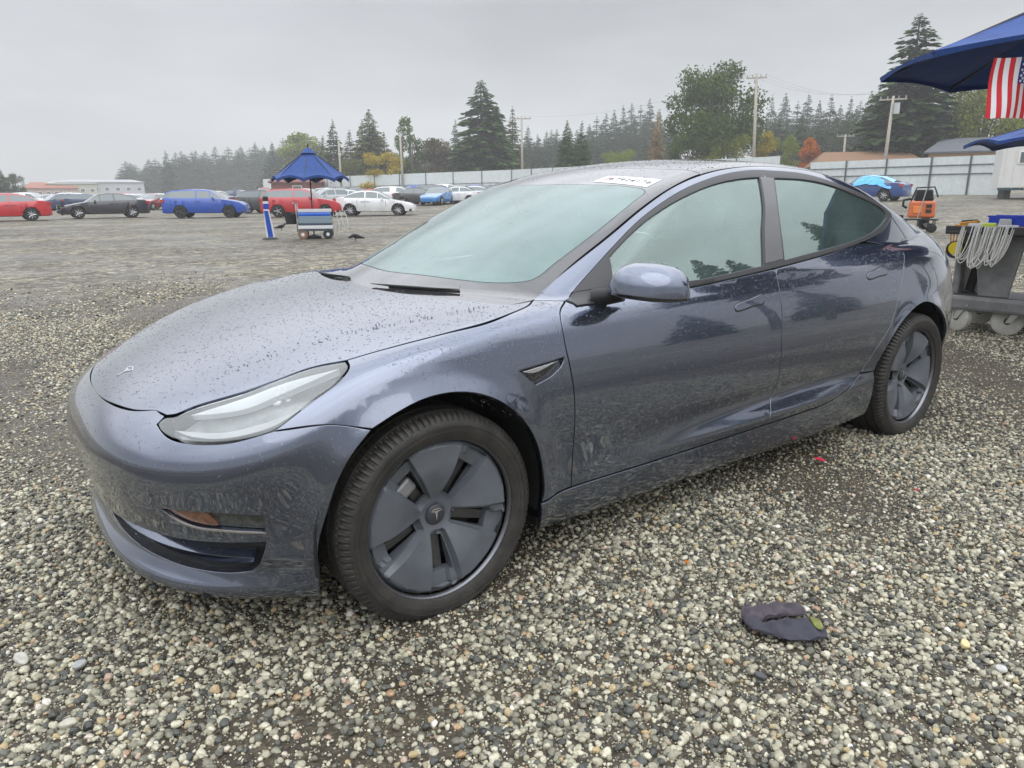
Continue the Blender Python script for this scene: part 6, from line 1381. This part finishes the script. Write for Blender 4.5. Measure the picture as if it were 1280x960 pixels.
    put(MB().tube([(-.09, 0, .03), (.09, 0, .03)], .028, 12).build('white_roll', mat('dull_white'), smooth=50), 'white cardboard roll lying between the tool and the green roll', 'roll', (x0+.19, yc-.20, zt)); put(MB().tube([(-.05, 0, .03), (.05, 0, .03)], .034, 12).build('tape_roll', mat('tape_lime', (.50, .60, .05), .4), smooth=50), 'lime green tape roll on the front of the cart tray', 'roll', (x0+.27, yc-.23, zt))
    put(MB().tube([(-.08, 0, .025), (.10, .02, .025)], .022, 10).build('white_tube', mat('dull_white'), smooth=50), 'short white tube right of the lime tape roll', 'tube', (x0+.38, yc-.22, zt)); put(MB().tube([(-.14, 0, .02), (.14, .03, .025)], .010, 8).build('screwdriver', mat('wood_handle', (.35, .16, .07), .5), smooth=50), 'brown handled screwdriver near the blue bin', 'tool', (x0+.46, yc-.16, zt))
    bx((0, 0, .05), (.16, .12, .10), mat('tool_red', (.32, .012, .03), .4), 'red_pouch', 'dark red pouch at the right end of the cart tray', 'pouch', (x0+.60, yc-.14, zt), taper=.7)
    # ring-shaped tool hanging at the corner
    h = empty('hanging_tape_holder', (0, 0, 0), 0, 'yellow tape holder with hooks hanging under the left corner of the cart tray', 'tape'); h.matrix_world = base @ Matrix.Translation((x0+.06, yf+.05, zt-.16))
    MB().lathe([(.0, -.03), (.055, -.03), (.058, 0), (.055, .03), (.0, .03)], c=(0, 0, 0), n=20, axis='Y').build('tape_roll', mat('tape_yellow', (.68, .52, .02), .4), h, smooth=40)
    MB().lathe([(.062, -.02), (.078, -.02), (.078, .02), (.062, .02)], c=(0, 0, -.012), n=20, axis='Y').build('ring', CLOW, h)
    for k in range(5): MB().tube([(-.05+k*.022, 0, .05), (-.055+k*.026, -.01, .11), (-.04+k*.02, 0, .17)], .006, 5).build('hook', mat('tool_amber'), h)
    for k, (x, rr, cc) in enumerate(((x0+.13, .045, CLOW), (x0+.21, .05, PL))): put(MB().tube([(0, 0, .02), (.04, 0, .30)], rr, 12).build('spray_can', cc, smooth=40), ('black spray can on the lower shelf, left one' if k == 0 else 'grey spray can on the lower shelf, right of the black one'), 'can', (x-.0, yc, zl+.06))
utility_cart()

# ---- cloth, leaves and scraps on the gravel
def rag():
    c = G(975, 783); t = empty('cloth', c+Vector((0, 0, .030)), -CYAW, 'crumpled dark purple-grey work glove lying on the gravel right of the front wheel', 'cloth'); m_ = mat('rag_cloth', (.050, .042, .055), .9, noise=.45, nscale=30, bump=.6, bscale=60, col2=(.085, .072, .085))
    def sheet(ol, lift, name, m2):
        q = spline2([(p[0], p[1], 0) for p in ol], .012); 
        if area2(q) < 0: q = q[::-1]
        g = np.arange(-.25, .25, .012); gx, gy = np.meshgrid(g, g); Q = np.stack([gx.ravel(), gy.ravel()], 1); Q = Q[inpoly(Q, q)]; Q = Q[dpoly(Q, q) > .005]; A = np.concatenate([q, Q]); r = delaunay_2d_cdt([Vector(a) for a in A], [(i, (i+1) % len(q)) for i in range(len(q))], [], 0, 1e-7); V2 = np.array([tuple(a) for a in r[0]]); F = np.array([f for f in r[2]]); F = F[inpoly(V2[F].mean(1), q)]
        e = dpoly(V2, q); z = lift+.007*ss(0, .02, e)+.005*np.sin(V2[:, 0]*70+V2[:, 1]*45)*ss(0, .03, e)+.006*np.sin(V2[:, 1]*95-V2[:, 0]*25)+.004*np.sin(V2[:, 0]*120)
        nV = len(V2); vv = [(a[0], a[1], h) for a, h in zip(V2, z)]+[(a[0], a[1], lift-.006) for a in V2]; ff = [tuple(f) for f in F]+[tuple(reversed([i+nV for i in f])) for f in F]+[(i, (i+1) % len(q), (i+1) % len(q)+nV, i+nV) for i in range(len(q))]
        MB().add(vv, ff).build(name, m2, t, smooth=60)
    t.scale = (.98, 1.3, 1)
    sheet([(-.115, -.01), (-.105, .035), (-.04, .055), (.03, .068), (.075, .062), (.09, .036), (.085, .020), (.02, .012), (-.03, .004), (-.07, -.012), (-.105, -.03)], .0, 'upper_fold', m_)
    sheet([(-.11, -.035), (-.06, -.068), (.0, -.085), (.06, -.085), (.10, -.072), (.108, -.040), (.09, -.012), (.04, -.002), (-.02, -.01), (-.06, -.02), (-.075, .0), (-.10, -.01)], .004, 'lower_fold', mat('rag_cloth_blue', (.045, .045, .060), .9, bump=.5, bscale=60))
    sheet([(.07, -.03), (.095, -.03), (.098, -.055), (.08, -.06), (.068, -.045)], .018, 'moss_stain', mat('rag_moss', (.16, .17, .05), .9, noise=.5, nscale=60))
rag()
def leaf(u, v, s, colr, label, group=None, rz=0.):
    c = G(u, v)+Vector((0, 0, .028)); pts = [(0, -.5), (.16, -.25), (.42, -.28), (.26, -.02), (.5, .22), (.18, .2), (.0, .55), (-.18, .2), (-.5, .22), (-.26, -.02), (-.42, -.28), (-.16, -.25)]
    V = [(0, 0, .003)]+[(x*s, y*s, .004*math.sin(7*x)+.006*abs(x)) for x, y in pts]; F = [(0, i+1, (i+1) % 12+1) for i in range(12)]
    o = MB().add(V+[(x, y, z-.0012) for x, y, z in V], F+[tuple(reversed([i+13 for i in f])) for f in F]).build('fallen_leaf', mat('leaf_%s' % str(colr), colr, .5)); o.location = c; o.rotation_euler = (.15, .1, rz); tag(o, label, 'leaf', group)
leaf(1024, 581, .055, (.50, .025, .05), 'bright red fallen leaf near the sill behind the front wheel', rz=.6); leaf(1144, 620, .028, (.45, .03, .04), 'small red fallen leaf right of the larger red one', rz=2.); leaf(710, 622, .03, (.30, .09, .06), 'brownish red leaf beside the front wheel arch', rz=1.); leaf(858, 712, .02, (.45, .15, .02), 'tiny orange leaf left of the glove', rz=.2)
leaf(200, 858, .030, (.06, .055, .05), 'dark round leaf scrap in the lower left', rz=.9)
def slab(u, v, s, col, label, sh=(1, .6, .3), seed=0):
    rg = np.random.default_rng(seed); bm = bmesh.new(); bmesh.ops.create_icosphere(bm, subdivisions=3, radius=.5); ph = rg.random(4)*6
    for w_ in bm.verts:
        c = w_.co; dd = 1+.10*math.sin(c.x*6+ph[0])*math.cos(c.y*5+ph[1])+.07*math.sin(c.z*9+ph[2]+c.y*5); w_.co = Vector((c.x*sh[0]*dd, c.y*sh[1]*dd, max(-.5, min(.32, c.z*1.2))*sh[2]*dd))*s
    me = bpy.data.meshes.new('stone'); bm.to_mesh(me); bm.free(); me.polygons.foreach_set('use_smooth', [True]*len(me.polygons)); me.materials.append(mat('stone_%s' % str(col), col, .6, noise=.2, nscale=40, bump=.4, bscale=60)); o = bpy.data.objects.new('stone', me); link(o); o.location = G(u, v)+Vector((0, 0, .018)); o.rotation_euler = (0, 0, rg.random()*6); tag(o, label, 'stone')
slab(28, 830, .070, (.40, .39, .34), 'largest cream flat stone near the left edge', (1, .45, .25), 1); slab(100, 838, .042, (.33, .34, .33), 'smooth grey stone right of the largest cream stone', (.9, .7, .5), 2); slab(1250, 843, .036, (.45, .45, .42), 'white angular stone near the right edge', (.8, .8, .4), 3); slab(1205, 812, .040, (.62, .52, .28), 'yellow stone left of the white angular one', (1, .6, .5), 4); slab(727, 747, .045, (.50, .50, .44), 'pale flat chip right of the front tyre', (1, .4, .2), 5)
slab(86, 912, .042, (.42, .41, .33), 'cream rounded stone near the lower left corner', (1, .6, .5), 6); slab(950, 852, .035, (.08, .08, .085), 'dark stone below the glove', (1, .6, .5), 7)

# ---- air: thin mist over the whole lot
def haze():
    x0, x1, y0, y1, z0, z1 = -120, 420, -70, 420, -1.5, 46
    o = MB().box(((x0+x1)/2, (y0+y1)/2, (z0+z1)/2), (x1-x0, y1-y0, z1-z0)).build('haze', mat('tmp_haze'))
    m = bpy.data.materials.new('mist'); m.use_nodes = True; t = m.node_tree; t.nodes.clear(); ou = nd(t, 'ShaderNodeOutputMaterial'); v = nd(t, 'ShaderNodeVolumePrincipled'); v.inputs['Color'].default_value = (.975, .985, 1, 1); v.inputs['Density'].default_value = .0011; v.inputs['Anisotropy'].default_value = .2; t.links.new(v.outputs[0], ou.inputs['Volume']); o.data.materials.clear(); o.data.materials.append(m); o['kind'] = 'stuff'
haze()
